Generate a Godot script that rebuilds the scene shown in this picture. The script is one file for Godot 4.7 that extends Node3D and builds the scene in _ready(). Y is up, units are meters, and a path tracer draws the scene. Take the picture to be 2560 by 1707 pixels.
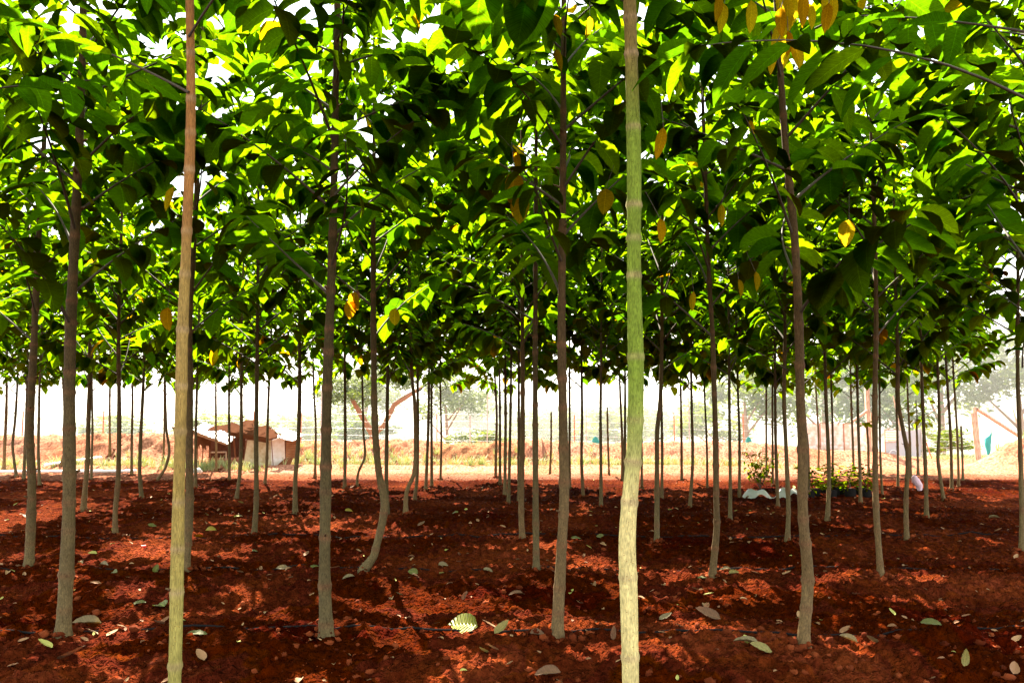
extends Node3D
# A young tree plantation on red soil, seen from under its canopy against the light.

const SOIL_EDGE := -24.6
var rng := RandomNumberGenerator.new()
var taken := {}
var known := {}
var relief := FastNoiseLite.new()
var lumps := FastNoiseLite.new()
var crumbs := FastNoiseLite.new()
var M := {}
var leaf_near: Array[ArrayMesh] = []
var leaf_slim: Array[ArrayMesh] = []
var leaf_far: Array[ArrayMesh] = []
var leaf_dry: Array[ArrayMesh] = []
var limb_kinds: Array = []
var slim_kinds: Array = []
var crown_kinds: Array = []
var berm_top := PackedVector2Array([Vector2(-60, .9), Vector2(-17, .95), Vector2(-11.5, 1.0), Vector2(-7, .77), Vector2(-3.7, .8), Vector2(-2.6, .74), Vector2(-2.3, .66), Vector2(-1.3, .7), Vector2(0.1, .77), Vector2(1.0, .81), Vector2(1.7, .73), Vector2(3.7, .69), Vector2(5.6, .73), Vector2(7, .76), Vector2(8.3, .73), Vector2(9.6, .58), Vector2(11.0, .46), Vector2(12.6, .42), Vector2(13.6, .2), Vector2(16, .12), Vector2(60, .1)])


func _ready() -> void:
	rng.seed = 71
	setup_view()
	setup_noise()
	setup_materials()
	setup_leaves()
	build_ground()
	build_hills()
	build_far_plants()
	build_fences()
	build_shack()
	build_van()
	build_right_side()
	build_plantation()
	build_withered()
	build_nursery()
	build_small_things()


func setup_view() -> void:
	var cam := Camera3D.new()
	cam.name = "camera"
	cam.position = Vector3(0, 1.6, 0)
	cam.rotation_degrees = Vector3(5.27, 0, 0)
	cam.fov = 44.7
	cam.near = 0.05
	cam.far = 2500.0
	add_child(cam)
	cam.current = true
	var sky_mat := ProceduralSkyMaterial.new()
	sky_mat.sky_top_color = Color(0.93, 0.97, 1.0)
	sky_mat.sky_horizon_color = Color(1.0, 0.99, 0.96)
	sky_mat.sky_curve = 0.2
	sky_mat.ground_bottom_color = Color(0.45, 0.33, 0.25)
	sky_mat.ground_horizon_color = Color(0.9, 0.87, 0.8)
	sky_mat.sky_energy_multiplier = 1.0
	var sky := Sky.new()
	sky.sky_material = sky_mat
	var env := Environment.new()
	env.background_mode = Environment.BG_SKY
	env.sky = sky
	env.background_energy_multiplier = 0.42
	env.tonemap_mode = Environment.TONE_MAPPER_LINEAR
	env.tonemap_exposure = 7.8
	env.sdfgi_enabled = true
	env.ssao_enabled = true
	env.ssil_enabled = true
	env.volumetric_fog_enabled = true
	env.volumetric_fog_density = 0.0
	var we := WorldEnvironment.new()
	we.name = "world_environment"
	we.environment = env
	add_child(we)
	var sun := DirectionalLight3D.new()
	sun.name = "sun"
	sun.light_energy = 1.6
	sun.light_color = Color(1.0, 0.95, 0.86)
	sun.light_angular_distance = 0.3
	sun.shadow_enabled = true
	sun.rotation_degrees = Vector3(-45, 180 + 18, 0)
	add_child(sun)
	# the morning haze that lies over the lower land beyond the fence
	var air := FogMaterial.new()
	air.density = 0.015
	air.albedo = Color(1.0, 0.99, 0.96)
	var haze := FogVolume.new()
	haze.name = "haze"
	haze.shape = RenderingServer.FOG_VOLUME_SHAPE_BOX
	haze.size = Vector3(420, 17, 130)
	haze.position = Vector3(0, 0.5, -98.5)
	haze.material = air
	haze.set_meta("kind", "stuff")
	add_child(haze)
	tag(haze, "pale haze over the land beyond the fence", "haze")


# ---------------------------------------------------------------- helpers
func numbered(base: String) -> String:
	var n: int = taken.get(base, 0)
	taken[base] = n + 1
	return base if n == 0 else "%s_%03d" % [base, n]


func piece_name(base: String, n: int) -> String:
	return base if n == 0 else "%s_%03d" % [base, n]


func tag(o: Node3D, label: String, category: String, group := "", kind := "") -> void:
	if label != "":
		o.set_meta("label", label)
	if category != "":
		o.set_meta("category", category)
	if group != "":
		o.set_meta("group", group)
	if kind != "":
		o.set_meta("kind", kind)


func thing(called: String, label: String, category: String, at: Vector3, group := "") -> Node3D:
	var o := Node3D.new()
	o.name = numbered(called)
	o.position = at
	add_child(o)
	tag(o, label, category, group)
	known[label] = o
	return o


func part(called: String, m: Mesh, mat: Material, parent: Node3D, at := Transform3D.IDENTITY) -> MeshInstance3D:
	var o := MeshInstance3D.new()
	var n := 0
	if parent == self:
		o.name = numbered(called)
	else:
		var counts: Dictionary = parent.get_meta("counts", {})
		n = counts.get(called, 0)
		counts[called] = n + 1
		parent.set_meta("counts", counts)
		o.name = piece_name(called, n)
	o.mesh = m
	o.material_override = mat
	o.transform = at
	parent.add_child(o)
	return o


func many(called: String, m: Mesh, mat: Material, parent: Node3D, places: Array, tints: Array) -> MultiMeshInstance3D:
	var mm := MultiMesh.new()
	mm.transform_format = MultiMesh.TRANSFORM_3D
	mm.use_colors = tints.size() > 0
	mm.mesh = m
	mm.instance_count = places.size()
	for i in places.size():
		mm.set_instance_transform(i, places[i])
		if tints.size() > 0:
			mm.set_instance_color(i, tints[i])
	return many_of(called, mm, mat, parent)


func many_of(called: String, mm: MultiMesh, mat: Material, parent: Node3D) -> MultiMeshInstance3D:
	var o := MultiMeshInstance3D.new()
	o.name = numbered(called) if parent == self else called
	o.multimesh = mm
	o.material_override = mat
	o.set_meta("kind", "stuff")
	parent.add_child(o)
	return o


class Shape:
	var v := PackedVector3Array()
	var n := PackedVector3Array()
	var u := PackedVector2Array()
	var c := PackedColorArray()
	var i := PackedInt32Array()

	func mesh() -> ArrayMesh:
		var a := []
		a.resize(Mesh.ARRAY_MAX)
		a[Mesh.ARRAY_VERTEX] = v
		a[Mesh.ARRAY_NORMAL] = n
		a[Mesh.ARRAY_TEX_UV] = u
		if c.size() == v.size():
			a[Mesh.ARRAY_COLOR] = c
		a[Mesh.ARRAY_INDEX] = i
		var m := ArrayMesh.new()
		m.add_surface_from_arrays(Mesh.PRIMITIVE_TRIANGLES, a)
		return m

	func quad(a: Vector3, b: Vector3, d: Vector3, e: Vector3) -> void:   # clockwise seen from the front
		var at := v.size()
		var nn := (e - a).cross(b - a).normalized()
		for p in [a, b, d, e]:
			v.append(p)
			n.append(nn)
		u.append(Vector2(0, 0)); u.append(Vector2(1, 0)); u.append(Vector2(1, 1)); u.append(Vector2(0, 1))
		for k in [0, 1, 2, 0, 2, 3]:
			i.append(at + k)

	func hexa(p: Array) -> void:   # eight corners: 0-3 the bottom ring, 4-7 the top ring above it
		var mid := Vector3.ZERO
		for q in p:
			mid += q / 8.0
		for f in [[0, 1, 2, 3], [4, 5, 6, 7], [0, 1, 5, 4], [1, 2, 6, 5], [2, 3, 7, 6], [3, 0, 4, 7]]:
			var a: Vector3 = p[f[0]]
			var b: Vector3 = p[f[1]]
			var d: Vector3 = p[f[2]]
			var e: Vector3 = p[f[3]]
			if (e - a).cross(b - a).dot((a + b + d + e) / 4.0 - mid) >= 0:
				quad(a, b, d, e)
			else:
				quad(a, e, d, b)

	func box(at: Vector3, size: Vector3, turn := Basis.IDENTITY) -> void:
		var p := []
		for y in [-.5, .5]:
			for k in [Vector2(-.5, -.5), Vector2(.5, -.5), Vector2(.5, .5), Vector2(-.5, .5)]:
				p.append(at + turn * Vector3(k.x * size.x, y * size.y, k.y * size.z))
		hexa(p)

	func slab(a: Vector3, b: Vector3, d: Vector3, e: Vector3, thick: float) -> void:   # a sheet through four corners
		var nn := (e - a).cross(b - a).normalized() * thick * .5
		hexa([a - nn, b - nn, d - nn, e - nn, a + nn, b + nn, d + nn, e + nn])

	func waves(a: Vector3, b: Vector3, d: Vector3, e: Vector3, count: int, depth: float) -> void:   # corrugated sheet: ridges run from a-b to e-d
		var nn := (e - a).cross(b - a).normalized()
		var steps := count * 6
		var at := v.size()
		for k in steps + 1:
			var t := float(k) / steps
			var off := nn * sin(t * count * TAU) * depth
			var slope := (b - a).normalized() * cos(t * count * TAU) * depth * count * TAU / (b - a).length()
			for q in 2:
				v.append((a.lerp(b, t) if q == 0 else e.lerp(d, t)) + off)
				n.append((nn - slope).normalized())
				u.append(Vector2(t * count * .2, q))
		for k in steps:
			var s := at + k * 2
			for w in [0, 2, 3, 0, 3, 1]:
				i.append(s + w)

	func tube(pts: PackedVector3Array, rad: PackedFloat32Array, sides: int, cols := PackedColorArray(), v_per_m := 1.0) -> void:
		var at := v.size()
		var count := pts.size()
		var along := 0.0
		var side := Vector3.RIGHT
		for k in count:
			var dir := (pts[mini(k + 1, count - 1)] - pts[maxi(k - 1, 0)]).normalized()
			if k > 0:
				along += pts[k].distance_to(pts[k - 1])
			var ref := side - dir * side.dot(dir)
			if ref.length() < .05:
				ref = Vector3.FORWARD - dir * dir.z * -1.0
			side = ref.normalized()
			var other := dir.cross(side)
			for s in sides + 1:
				var a := TAU * s / sides
				var out := side * cos(a) + other * sin(a)
				v.append(pts[k] + out * rad[k])
				n.append(out)
				u.append(Vector2(float(s) / sides, along * v_per_m))
				if cols.size() > 0:
					c.append(cols[k])
		for k in count - 1:
			for s in sides:
				var p := at + k * (sides + 1) + s
				var q := p + sides + 1
				for w in [p, q + 1, p + 1, p, q, q + 1]:
					i.append(w)
		var cap := v.size()   # closed end
		v.append(pts[count - 1]); n.append((pts[count - 1] - pts[count - 2]).normalized()); u.append(Vector2(.5, along * v_per_m))
		if cols.size() > 0:
			c.append(cols[count - 1])
		for s in sides:
			var p := at + (count - 1) * (sides + 1) + s
			for w in [p, cap, p + 1]:
				i.append(w)

	func bar(a: Vector3, b: Vector3, r0: float, r1: float, sides := 8) -> void:
		tube(PackedVector3Array([a, a.lerp(b, .5), b]), PackedFloat32Array([r0, (r0 + r1) * .5, r1]), sides)


func curve_at(table: PackedVector2Array, x: float) -> float:
	if x <= table[0].x:
		return table[0].y
	for k in range(1, table.size()):
		if x < table[k].x:
			var t := (x - table[k - 1].x) / (table[k].x - table[k - 1].x)
			t = t * t * (3.0 - 2.0 * t)
			return lerpf(table[k - 1].y, table[k].y, t)
	return table[table.size() - 1].y


# ---------------------------------------------------------------- noise, materials
func setup_noise() -> void:
	relief.seed = 5
	relief.frequency = 0.55
	relief.fractal_octaves = 3
	lumps.seed = 9
	lumps.frequency = 2.6
	lumps.fractal_octaves = 3
	crumbs.seed = 12
	crumbs.frequency = 11.0
	crumbs.fractal_octaves = 2


func noise_tex(size: int, freq: float, octaves: int, lo: Color, hi: Color, seed_: int, cell := false) -> ImageTexture:
	var f := FastNoiseLite.new()
	f.seed = seed_
	f.frequency = freq
	f.fractal_octaves = octaves
	if cell:
		f.noise_type = FastNoiseLite.TYPE_CELLULAR
	var grey := f.get_seamless_image(size, size)
	var img := Image.create(size, size, true, Image.FORMAT_RGB8)
	for y in size:
		for x in size:
			var t := grey.get_pixel(x, y).r
			img.set_pixel(x, y, lo.lerp(hi, smoothstep(.15, .85, t)))
	return ImageTexture.create_from_image(img)


func lin(r: float, g: float, b: float) -> Color:
	return Color(r, g, b).linear_to_srgb()


func plain(name_: String, col: Color, rough := .85, metal := 0.0) -> StandardMaterial3D:
	var m := StandardMaterial3D.new()
	m.resource_name = name_
	m.albedo_color = col
	m.roughness = rough
	m.metallic = metal
	M[name_] = m
	return m


func leafy(name_: String, col: Color, glow: Color, tex: Texture2D, bump: Texture2D, rough := .5) -> StandardMaterial3D:
	var m := plain(name_, col, rough)
	m.backlight_enabled = true
	m.backlight = glow
	m.albedo_texture = tex
	m.metallic_specular = .4
	if bump:
		m.heightmap_enabled = true
		m.heightmap_texture = bump
		m.heightmap_scale = 1.4
	return m


func setup_materials() -> void:
	# leaf: midrib, side veins, faint mottling
	var w := 96
	var h := 256
	var img := Image.create(w, h, true, Image.FORMAT_RGB8)
	var rise := Image.create(w, h, true, Image.FORMAT_RGB8)
	var mott := FastNoiseLite.new()
	mott.frequency = .03
	for y in h:
		for x in w:
			var a := absf(x / float(w) - .5) * 2.0
			var t := y / float(h)
			var vein := absf(fposmod((t - a * .16) * 11.0, 1.0) - .5) * 2.0
			var mid := smoothstep(.07, .0, a)
			var line := maxf(mid, smoothstep(.78, 1.0, vein) * .55 * smoothstep(1.0, .7, a))
			var k := .76 + .12 * mott.get_noise_2d(x, y)
			img.set_pixel(x, y, Color(k, k, k).lerp(Color(1, 1, .95), line * .9) * (1.0 - .16 * smoothstep(.35, .75, vein) * smoothstep(1.0, .8, vein)))
			var hgt := .5 + .5 * cos(fposmod((t - a * .16) * 11.0, 1.0) * TAU) * smoothstep(0, .2, a)
			rise.set_pixel(x, y, Color(hgt, hgt, hgt))
	var veins := ImageTexture.create_from_image(img)
	var ribs := ImageTexture.create_from_image(rise)
	var glow := Color(1.4, 1.25, .35)
	leafy("leaf_green", lin(.115, .335, .022), glow, veins, ribs)
	leafy("leaf_mid", lin(.155, .39, .022), glow, veins, ribs)
	leafy("leaf_lime", lin(.23, .46, .025), glow, veins, ribs)
	leafy("leaf_deep", lin(.08, .27, .028), glow, veins, ribs)
	leafy("leaf_yellow", lin(.90, .66, .06), Color(1.7, 1.6, .7), veins, ribs)
	leafy("leaf_amber", lin(.82, .50, .05), Color(1.6, 1.45, .6), veins, ribs)
	leafy("leaf_pale", lin(.36, .27, .13), Color(.5, .45, .3), veins, null, .7)
	leafy("leaf_straw", lin(.50, .42, .13), Color(.8, .7, .3), veins, null, .7)
	leafy("leaf_olive", lin(.22, .22, .06), Color(.6, .6, .2), veins, null, .7)
	leafy("leaf_brown", lin(.26, .13, .06), Color(.4, .25, .1), veins, null, .8)
	leafy("leaf_bright", lin(.28, .46, .03), glow, veins, ribs)
	leafy("fallen_lime", lin(.46, .48, .05), Color(.7, .7, .2), veins, ribs)
	leafy("fallen_green", lin(.40, .44, .10), Color(.7, .7, .2), veins, ribs)
	leafy("fallen_yellow", lin(.80, .62, .05), Color(.6, .6, .2), veins, ribs)
	var spread := leafy("leaf_crowd", Color.WHITE, glow, veins, null)
	spread.vertex_color_use_as_albedo = true
	var dry := plain("litter", Color.WHITE, .85)
	dry.vertex_color_use_as_albedo = true
	# bark: fibres along the stem, lenticels and scars
	var bw := 128
	var bh := 512
	var fib := FastNoiseLite.new()
	fib.frequency = .5
	fib.fractal_octaves = 3
	var bark := Image.create(bw, bh, true, Image.FORMAT_RGB8)
	var ridge := Image.create(bw, bh, true, Image.FORMAT_RGB8)
	for y in bh:
		var ph := TAU * y / float(bh)
		for x in bw:
			var a := TAU * x / float(bw)
			var p := fib.get_noise_3d(cos(a) * 5.0, sin(a) * 5.0, cos(ph) * 8.0 + sin(ph) * 6.0)
			var q := fib.get_noise_3d(cos(a) * 14.0, sin(a) * 14.0 + 40.0, y * .12)
			var blot := fib.get_noise_3d(cos(a) * 1.2 + 9.0, sin(a) * 1.2, cos(ph) * 5.0 + sin(ph * 2.0) * 3.0)
			var k := clampf(.80 + .10 * p + .20 * q + .12 * blot, .35, 1.0)
			bark.set_pixel(x, y, Color(k, k * .985, k * .96))
			var r := clampf(.5 + .6 * p + .5 * q, 0, 1)
			ridge.set_pixel(x, y, Color(r, r, r))
	var brng := RandomNumberGenerator.new()
	brng.seed = 3
	for n in 420:
		var x := brng.randi_range(1, bw - 4)
		var y := brng.randi_range(1, bh - 3)
		var light := brng.randf() < .5
		bark.fill_rect(Rect2i(x, y, brng.randi_range(1, 3), 1), Color(.98, .86, .7) if light else Color(.5, .36, .26))
	var bm := plain("bark", Color.WHITE, .8)
	bm.metallic_specular = .22
	bm.vertex_color_use_as_albedo = true
	bm.albedo_texture = ImageTexture.create_from_image(bark)
	bm.heightmap_enabled = true
	bm.heightmap_texture = ImageTexture.create_from_image(ridge)
	bm.heightmap_scale = .12
	plain("twig", lin(.055, .040, .022), .8)
	# soil
	var soil := plain("soil", Color.WHITE, 1.0)
	soil.vertex_color_use_as_albedo = true
	soil.albedo_texture = noise_tex(512, .02, 5, Color(.62, .58, .56), Color(1, 1, 1), 21)
	soil.uv1_triplanar = true
	soil.uv1_world_triplanar = true
	soil.uv1_scale = Vector3(.9, .9, .9)
	soil.metallic_specular = .06
	soil.heightmap_enabled = true
	soil.heightmap_texture = noise_tex(512, .06, 4, Color.BLACK, Color.WHITE, 22)
	soil.heightmap_scale = 2.6
	var clod := plain("clod", Color.WHITE, 1.0)
	clod.vertex_color_use_as_albedo = true
	clod.metallic_specular = .15
	var gr := plain("grass", Color.WHITE, .7)
	gr.vertex_color_use_as_albedo = true
	gr.backlight_enabled = true
	gr.backlight = Color(.5, .5, .25)
	var fo := plain("far_leaves", Color.WHITE, .6)
	fo.vertex_color_use_as_albedo = true
	fo.backlight_enabled = true
	fo.backlight = Color(1.0, 1.0, .4)
	plain("far_bark", lin(.30, .13, .06), .9)
	plain("hill", lin(.10, .14, .09), 1.0)
	plain("wire", lin(.65, .65, .66), .45, .3)
	plain("post_grey", lin(.42, .38, .34), .9)
	plain("post_rust", lin(.45, .18, .10), .9)
	var wood := plain("timber", lin(.62, .44, .32), .85)
	wood.albedo_texture = noise_tex(128, .03, 4, Color(.75, .7, .66), Color(1, 1, 1), 31)
	wood.uv1_triplanar = true
	wood.uv1_scale = Vector3(6, .8, 6)
	var stain := noise_tex(256, .012, 4, Color(.88, .83, .76), Color(1, 1, 1), 33)
	for e in [["panel_cream", lin(.62, .56, .42), .8, 0.0], ["panel_white", lin(.82, .82, .85), .7, 0.0], ["tin_bright", lin(.78, .80, .82), .4, .3], ["tin_rust", lin(.36, .19, .11), .8, .1], ["thatch", lin(.10, .036, .016), .95, 0.0], ["plank", lin(.22, .09, .05), .9, 0.0], ["white_sheet", lin(.84, .78, .76), .75, 0.0], ["dark_board", lin(.10, .04, .025), .9, 0.0]]:
		var pm := plain(e[0], e[1], e[2], e[3])
		pm.metallic_specular = .5 if e[3] > .2 else .08
		pm.albedo_texture = stain
		pm.uv1_triplanar = true
		pm.uv1_scale = Vector3(1.3, 1.3, 1.3)
	plain("teal", lin(.03, .27, .25), .8)
	plain("sack", lin(.45, .44, .40), .7)
	plain("pink", lin(.72, .50, .56), .7)
	plain("black_bag", lin(.016, .014, .013), .9).metallic_specular = .15
	plain("hose", lin(.014, .013, .013), .95).metallic_specular = .1
	plain("pipe", lin(.82, .82, .80), .4)
	plain("van_paint", lin(.72, .60, .52), .4)
	plain("van_white", lin(.85, .85, .86), .5)
	plain("van_glass", lin(.03, .035, .05), .15)
	plain("tyre", lin(.02, .02, .02), .9)
	plain("mesh_grey", lin(.42, .44, .46), .8)
	plain("slat_paint", lin(.75, .70, .50), .7)
	plain("red_bit", lin(.65, .03, .02), .5)


# ---------------------------------------------------------------- leaves and limbs
func leaf_shape(wide: float, steps: int, across: int, arch: float, fold: float, curl: float, lean: float) -> ArrayMesh:
	# length 1 along +y, face towards +z
	var s := Shape.new()
	for a in steps + 1:
		var t := float(a) / steps
		var half := wide * .5 * pow(sin(PI * pow(t, .85)), .62) * (1.0 - .16 * t)
		if a == 0 or a == steps:
			half = .004
		for b in across + 1:
			var q := float(b) / across * 2.0 - 1.0
			var x := q * half
			var z := absf(q) * half * fold - arch * t * t + curl * q * q * half + .012 * sin(t * 21.0 + q * 2.0) * absf(q)
			var bend := lean * t * t
			s.v.append(Vector3(x + bend, t - arch * .35 * t * t, z))
			s.u.append(Vector2(q * .5 + .5, t))
			s.n.append(Vector3.ZERO)
	for a in steps:
		for b in across:
			var p := a * (across + 1) + b
			var q := p + across + 1
			for w in [p, q, q + 1, p, q + 1, p + 1]:
				s.i.append(w)
	for k in range(0, s.i.size(), 3):
		var n := (s.v[s.i[k + 2]] - s.v[s.i[k]]).cross(s.v[s.i[k + 1]] - s.v[s.i[k]])
		for w in 3:
			s.n[s.i[k + w]] += n
	for k in s.n.size():
		s.n[k] = s.n[k].normalized() if s.n[k].length() > 1e-9 else Vector3.BACK
	return s.mesh()


func leaf_basis(along: Vector3, up: Vector3, roll: float, size: float) -> Basis:
	var y := along.normalized()
	var z := (up - y * up.dot(y)).normalized()
	var x := y.cross(z)
	return Basis(x, y, z).rotated(y, roll).scaled_local(Vector3.ONE * size)


func limb_kind(length: float, lift: float, sag: float, pairs: int, size: float, slim: bool) -> Dictionary:
	# a limb that leaves the trunk along +x, its mesh and the places of its leaves
	var pts := PackedVector3Array()
	var rad := PackedFloat32Array()
	var wob := rng.randf_range(-.06, .06)
	for k in 11:
		var t := k / 10.0
		pts.append(Vector3(length * t * cos(lift), length * (t * sin(lift) - sag * t * t), wob * sin(t * 3.2)))
		rad.append(lerpf(.0115, .003, pow(t, .8)))
	if slim:
		for k in rad.size():
			rad[k] *= .5
	var s := Shape.new()
	s.tube(pts, rad, 6)
	var slots: Array = []
	for k in pairs + 1:
		var t := lerpf(.36, 1.0, (k + rng.randf_range(-.25, .25)) / pairs)
		t = clampf(t, .2, 1.0)
		var f := t * 10.0
		var j := mini(int(f), 9)
		var p := pts[j].lerp(pts[j + 1], f - j)
		var tang := (pts[j + 1] - pts[j]).normalized()
		for side in ([-1, 1] if k < pairs else [-1, 0, 1]):
			var droop := rng.randf_range(.1, 1.15) if not slim else rng.randf_range(.1, .5)
			var d: Vector3 = tang * rng.randf_range(.35, .75) + Vector3(0, 0, side) * rng.randf_range(.7, 1.0) + Vector3.DOWN * droop
			if side == 0:
				d = tang + Vector3.DOWN * droop * .7
			var up := Vector3(rng.randf_range(-.22, .22), 1, rng.randf_range(-.22, .22))
			var big: float = size * rng.randf_range(.72, 1.18) * (1.0 - .25 * absf(t - .62))
			slots.append(Transform3D(leaf_basis(d, up, rng.randf_range(-.3, .3), big), p + d.normalized() * .012))
	return {"mesh": s.mesh(), "slots": slots, "length": length}


func setup_leaves() -> void:
	leaf_near = [leaf_shape(.66, 8, 4, .24, .22, .10, .03), leaf_shape(.60, 8, 4, .36, .12, .22, -.06), leaf_shape(.70, 8, 4, .16, .28, -.08, .07), leaf_shape(.58, 8, 4, .46, .18, .0, -.03)]
	leaf_slim = [leaf_shape(.34, 7, 4, .22, .25, .2, .05), leaf_shape(.38, 7, 4, .34, .15, .1, -.06)]
	leaf_far = [leaf_shape(.62, 5, 2, .28, .25, .1, .03)]
	leaf_dry = [leaf_shape(.52, 8, 6, .22, .25, .35, .1), leaf_shape(.56, 8, 6, -.28, .15, .3, -.1), leaf_shape(.44, 8, 6, .12, .5, .5, .18)]
	for k in 7:
		limb_kinds.append(limb_kind(rng.randf_range(1.05, 1.5), rng.randf_range(.5, .82), rng.randf_range(.05, .2), rng.randi_range(6, 7), .30, false))
	for k in 4:
		slim_kinds.append(limb_kind(rng.randf_range(1.0, 1.35), rng.randf_range(.35, .6), rng.randf_range(.1, .3), 8, .21, true))
	for k in 5:
		crown_kinds.append(crown_kind(k))


func leaf_tint() -> Color:
	var r := rng.randf()
	var c := Color(.115, .335, .022).lerp(Color(.215, .45, .024), rng.randf())
	if r < .18:
		c = Color(.08, .27, .028)
	elif r > .996:
		c = Color(.60, .45, .03)
	elif r > .994:
		c = Color(.55, .36, .03)
	return c


func limb_plan(from: float, to: float, count: int) -> Array:
	var plan: Array = []
	var yaw := rng.randf() * TAU
	for k in count:
		var t := float(k) / (count - 1)
		yaw += 2.4 + rng.randf_range(-.35, .35)
		plan.append({"h": lerpf(from, to, pow(t, .85)) + rng.randf_range(-.05, .05), "yaw": yaw, "size": lerpf(1.15, .7, pow(t, 1.6)) * rng.randf_range(.88, 1.1), "kind": rng.randi_range(0, 6)})
	return plan


func limb_place(p: Dictionary, x: float, z: float) -> Transform3D:
	var b := Basis(Vector3.UP, p.yaw).scaled_local(Vector3.ONE * p.size)
	return Transform3D(b, Vector3(x, p.h, z))


func crown_kind(k: int) -> Dictionary:
	var limbs := limb_plan(2.2 + .08 * (k % 3), 6.2, 43)
	var places: Array = []
	var tints: Array = []
	for p in limbs:
		var at := limb_place(p, 0, 0)
		for s in limb_kinds[p.kind].slots:
			places.append(at * s)
			tints.append(leaf_tint())
	var mm := MultiMesh.new()
	mm.transform_format = MultiMesh.TRANSFORM_3D
	mm.use_colors = true
	mm.mesh = leaf_far[0]
	mm.instance_count = places.size()
	for i in places.size():
		mm.set_instance_transform(i, places[i])
		mm.set_instance_color(i, tints[i])
	return {"limbs": limbs, "leaves": mm}


# ---------------------------------------------------------------- trees of the plantation
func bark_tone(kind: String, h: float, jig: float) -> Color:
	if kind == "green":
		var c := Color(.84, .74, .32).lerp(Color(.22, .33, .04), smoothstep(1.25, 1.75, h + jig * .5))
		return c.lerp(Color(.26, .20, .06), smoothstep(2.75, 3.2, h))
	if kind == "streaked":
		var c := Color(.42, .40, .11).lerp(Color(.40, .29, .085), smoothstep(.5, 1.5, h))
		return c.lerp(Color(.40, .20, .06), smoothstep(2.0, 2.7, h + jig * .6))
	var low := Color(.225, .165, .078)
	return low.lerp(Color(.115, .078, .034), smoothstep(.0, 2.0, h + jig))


func stem_x(path: Array, h: float) -> float:
	if path.is_empty():
		return 0.0
	var prev := Vector2(0, 0)
	for k in path.size():
		var q: Vector2 = path[k]
		if h < q.x:
			if h < prev.x:
				return prev.y
			var t := (h - prev.x) / maxf(q.x - prev.x, .01)
			# smooth through the points
			var before: Vector2 = path[k - 2] if k > 1 else Vector2(-.3, 0)
			var after: Vector2 = path[k + 1] if k + 1 < path.size() else q
			var m0: float = (q.y - before.y) / maxf(q.x - before.x, .05)
			var m1: float = (after.y - prev.y) / maxf(after.x - prev.x, .05)
			var w: float = q.x - prev.x
			return (2 * t * t * t - 3 * t * t + 1) * prev.y + (t * t * t - 2 * t * t + t) * w * m0 + (3 * t * t - 2 * t * t * t) * q.y + (t * t * t - t * t) * w * m1
		prev = q
	var a: Vector2 = path[maxi(path.size() - 2, 0)] if path.size() > 1 else Vector2.ZERO
	var slope := clampf((prev.y - a.y) / maxf(prev.x - a.x, .05), -.12, .12)
	return prev.y + slope * (h - prev.x) * .6


func stem_mesh(r: float, kind: String, path: Array, top: float, step: float, sides: int) -> ArrayMesh:
	var pts := PackedVector3Array()
	var rad := PackedFloat32Array()
	var cols := PackedColorArray()
	var knots: Array = []
	var k := rng.randf_range(.1, .3)
	while k < top:
		knots.append([k, rng.randf_range(.05, .26), rng.randf_range(.3, .8)])
		k += rng.randf_range(.14, .34)
	var ph := rng.randf() * TAU
	var jig := rng.randf_range(-.3, .3)
	var dull := rng.randf_range(.85, 1.15)
	var warm := rng.randf_range(-.02, .03)
	var h := -.12
	while h < top + step:
		var hh := minf(h, top)
		var grow := maxf(1.14 - .125 * hh, .16) if kind != "green" else maxf(1.06 - .075 * hh, .2)
		var rr := r * grow * (1.0 + .6 * exp(-maxf(hh, 0.0) / .07)) * (1.0 + .05 * sin(hh * 7.3 + ph))
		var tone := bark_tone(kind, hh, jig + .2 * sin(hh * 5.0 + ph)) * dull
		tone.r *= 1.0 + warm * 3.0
		for q in knots:
			var d: float = (hh - q[0]) / (.021 if kind == "grey" else .013)
			if absf(d) < 4.0:
				var e := exp(-d * d)
				rr *= 1.0 + q[1] * e
				tone = tone.lerp(Color(.52, .36, .20) if kind != "grey" else Color(.24, .115, .06), e * q[2])
		tone.a = 1.0
		pts.append(Vector3(stem_x(path, hh), hh, .02 * sin(hh * 1.7 + ph) - .02 * sin(ph)))
		rad.append(rr)
		cols.append(tone)
		h += step
	var s := Shape.new()
	s.tube(pts, rad, sides, cols, 1.1)
	for q in knots:   # snags left where side shoots broke off
		if q[0] > .5 and q[0] < top - 1.0 and rng.randf() < (.4 if kind == "grey" else .12):
			var a := rng.randf() * TAU
			var out := Vector3(cos(a), .45, sin(a)).normalized()
			var at := Vector3(stem_x(path, q[0]), q[0], .02 * sin(q[0] * 1.7 + ph) - .02 * sin(ph))
			var l := r * rng.randf_range(1.3, 2.2) + .008
			var th := r * rng.randf_range(.16, .3)
			s.tube(PackedVector3Array([at, at + out * l * .7, at + out * l]), PackedFloat32Array([th * 1.5, th, th * .6]), 5, PackedColorArray([Color(.15, .085, .045), Color(.18, .10, .05), Color(.26, .17, .09)]))
	return s.mesh()


func greens() -> String:
	var r := rng.randf()
	return "leaf_green" if r < .38 else "leaf_mid" if r < .72 else "leaf_deep" if r < .88 else "leaf_lime" if r < .997 else "leaf_yellow" if r < .999 else "leaf_amber"


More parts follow.
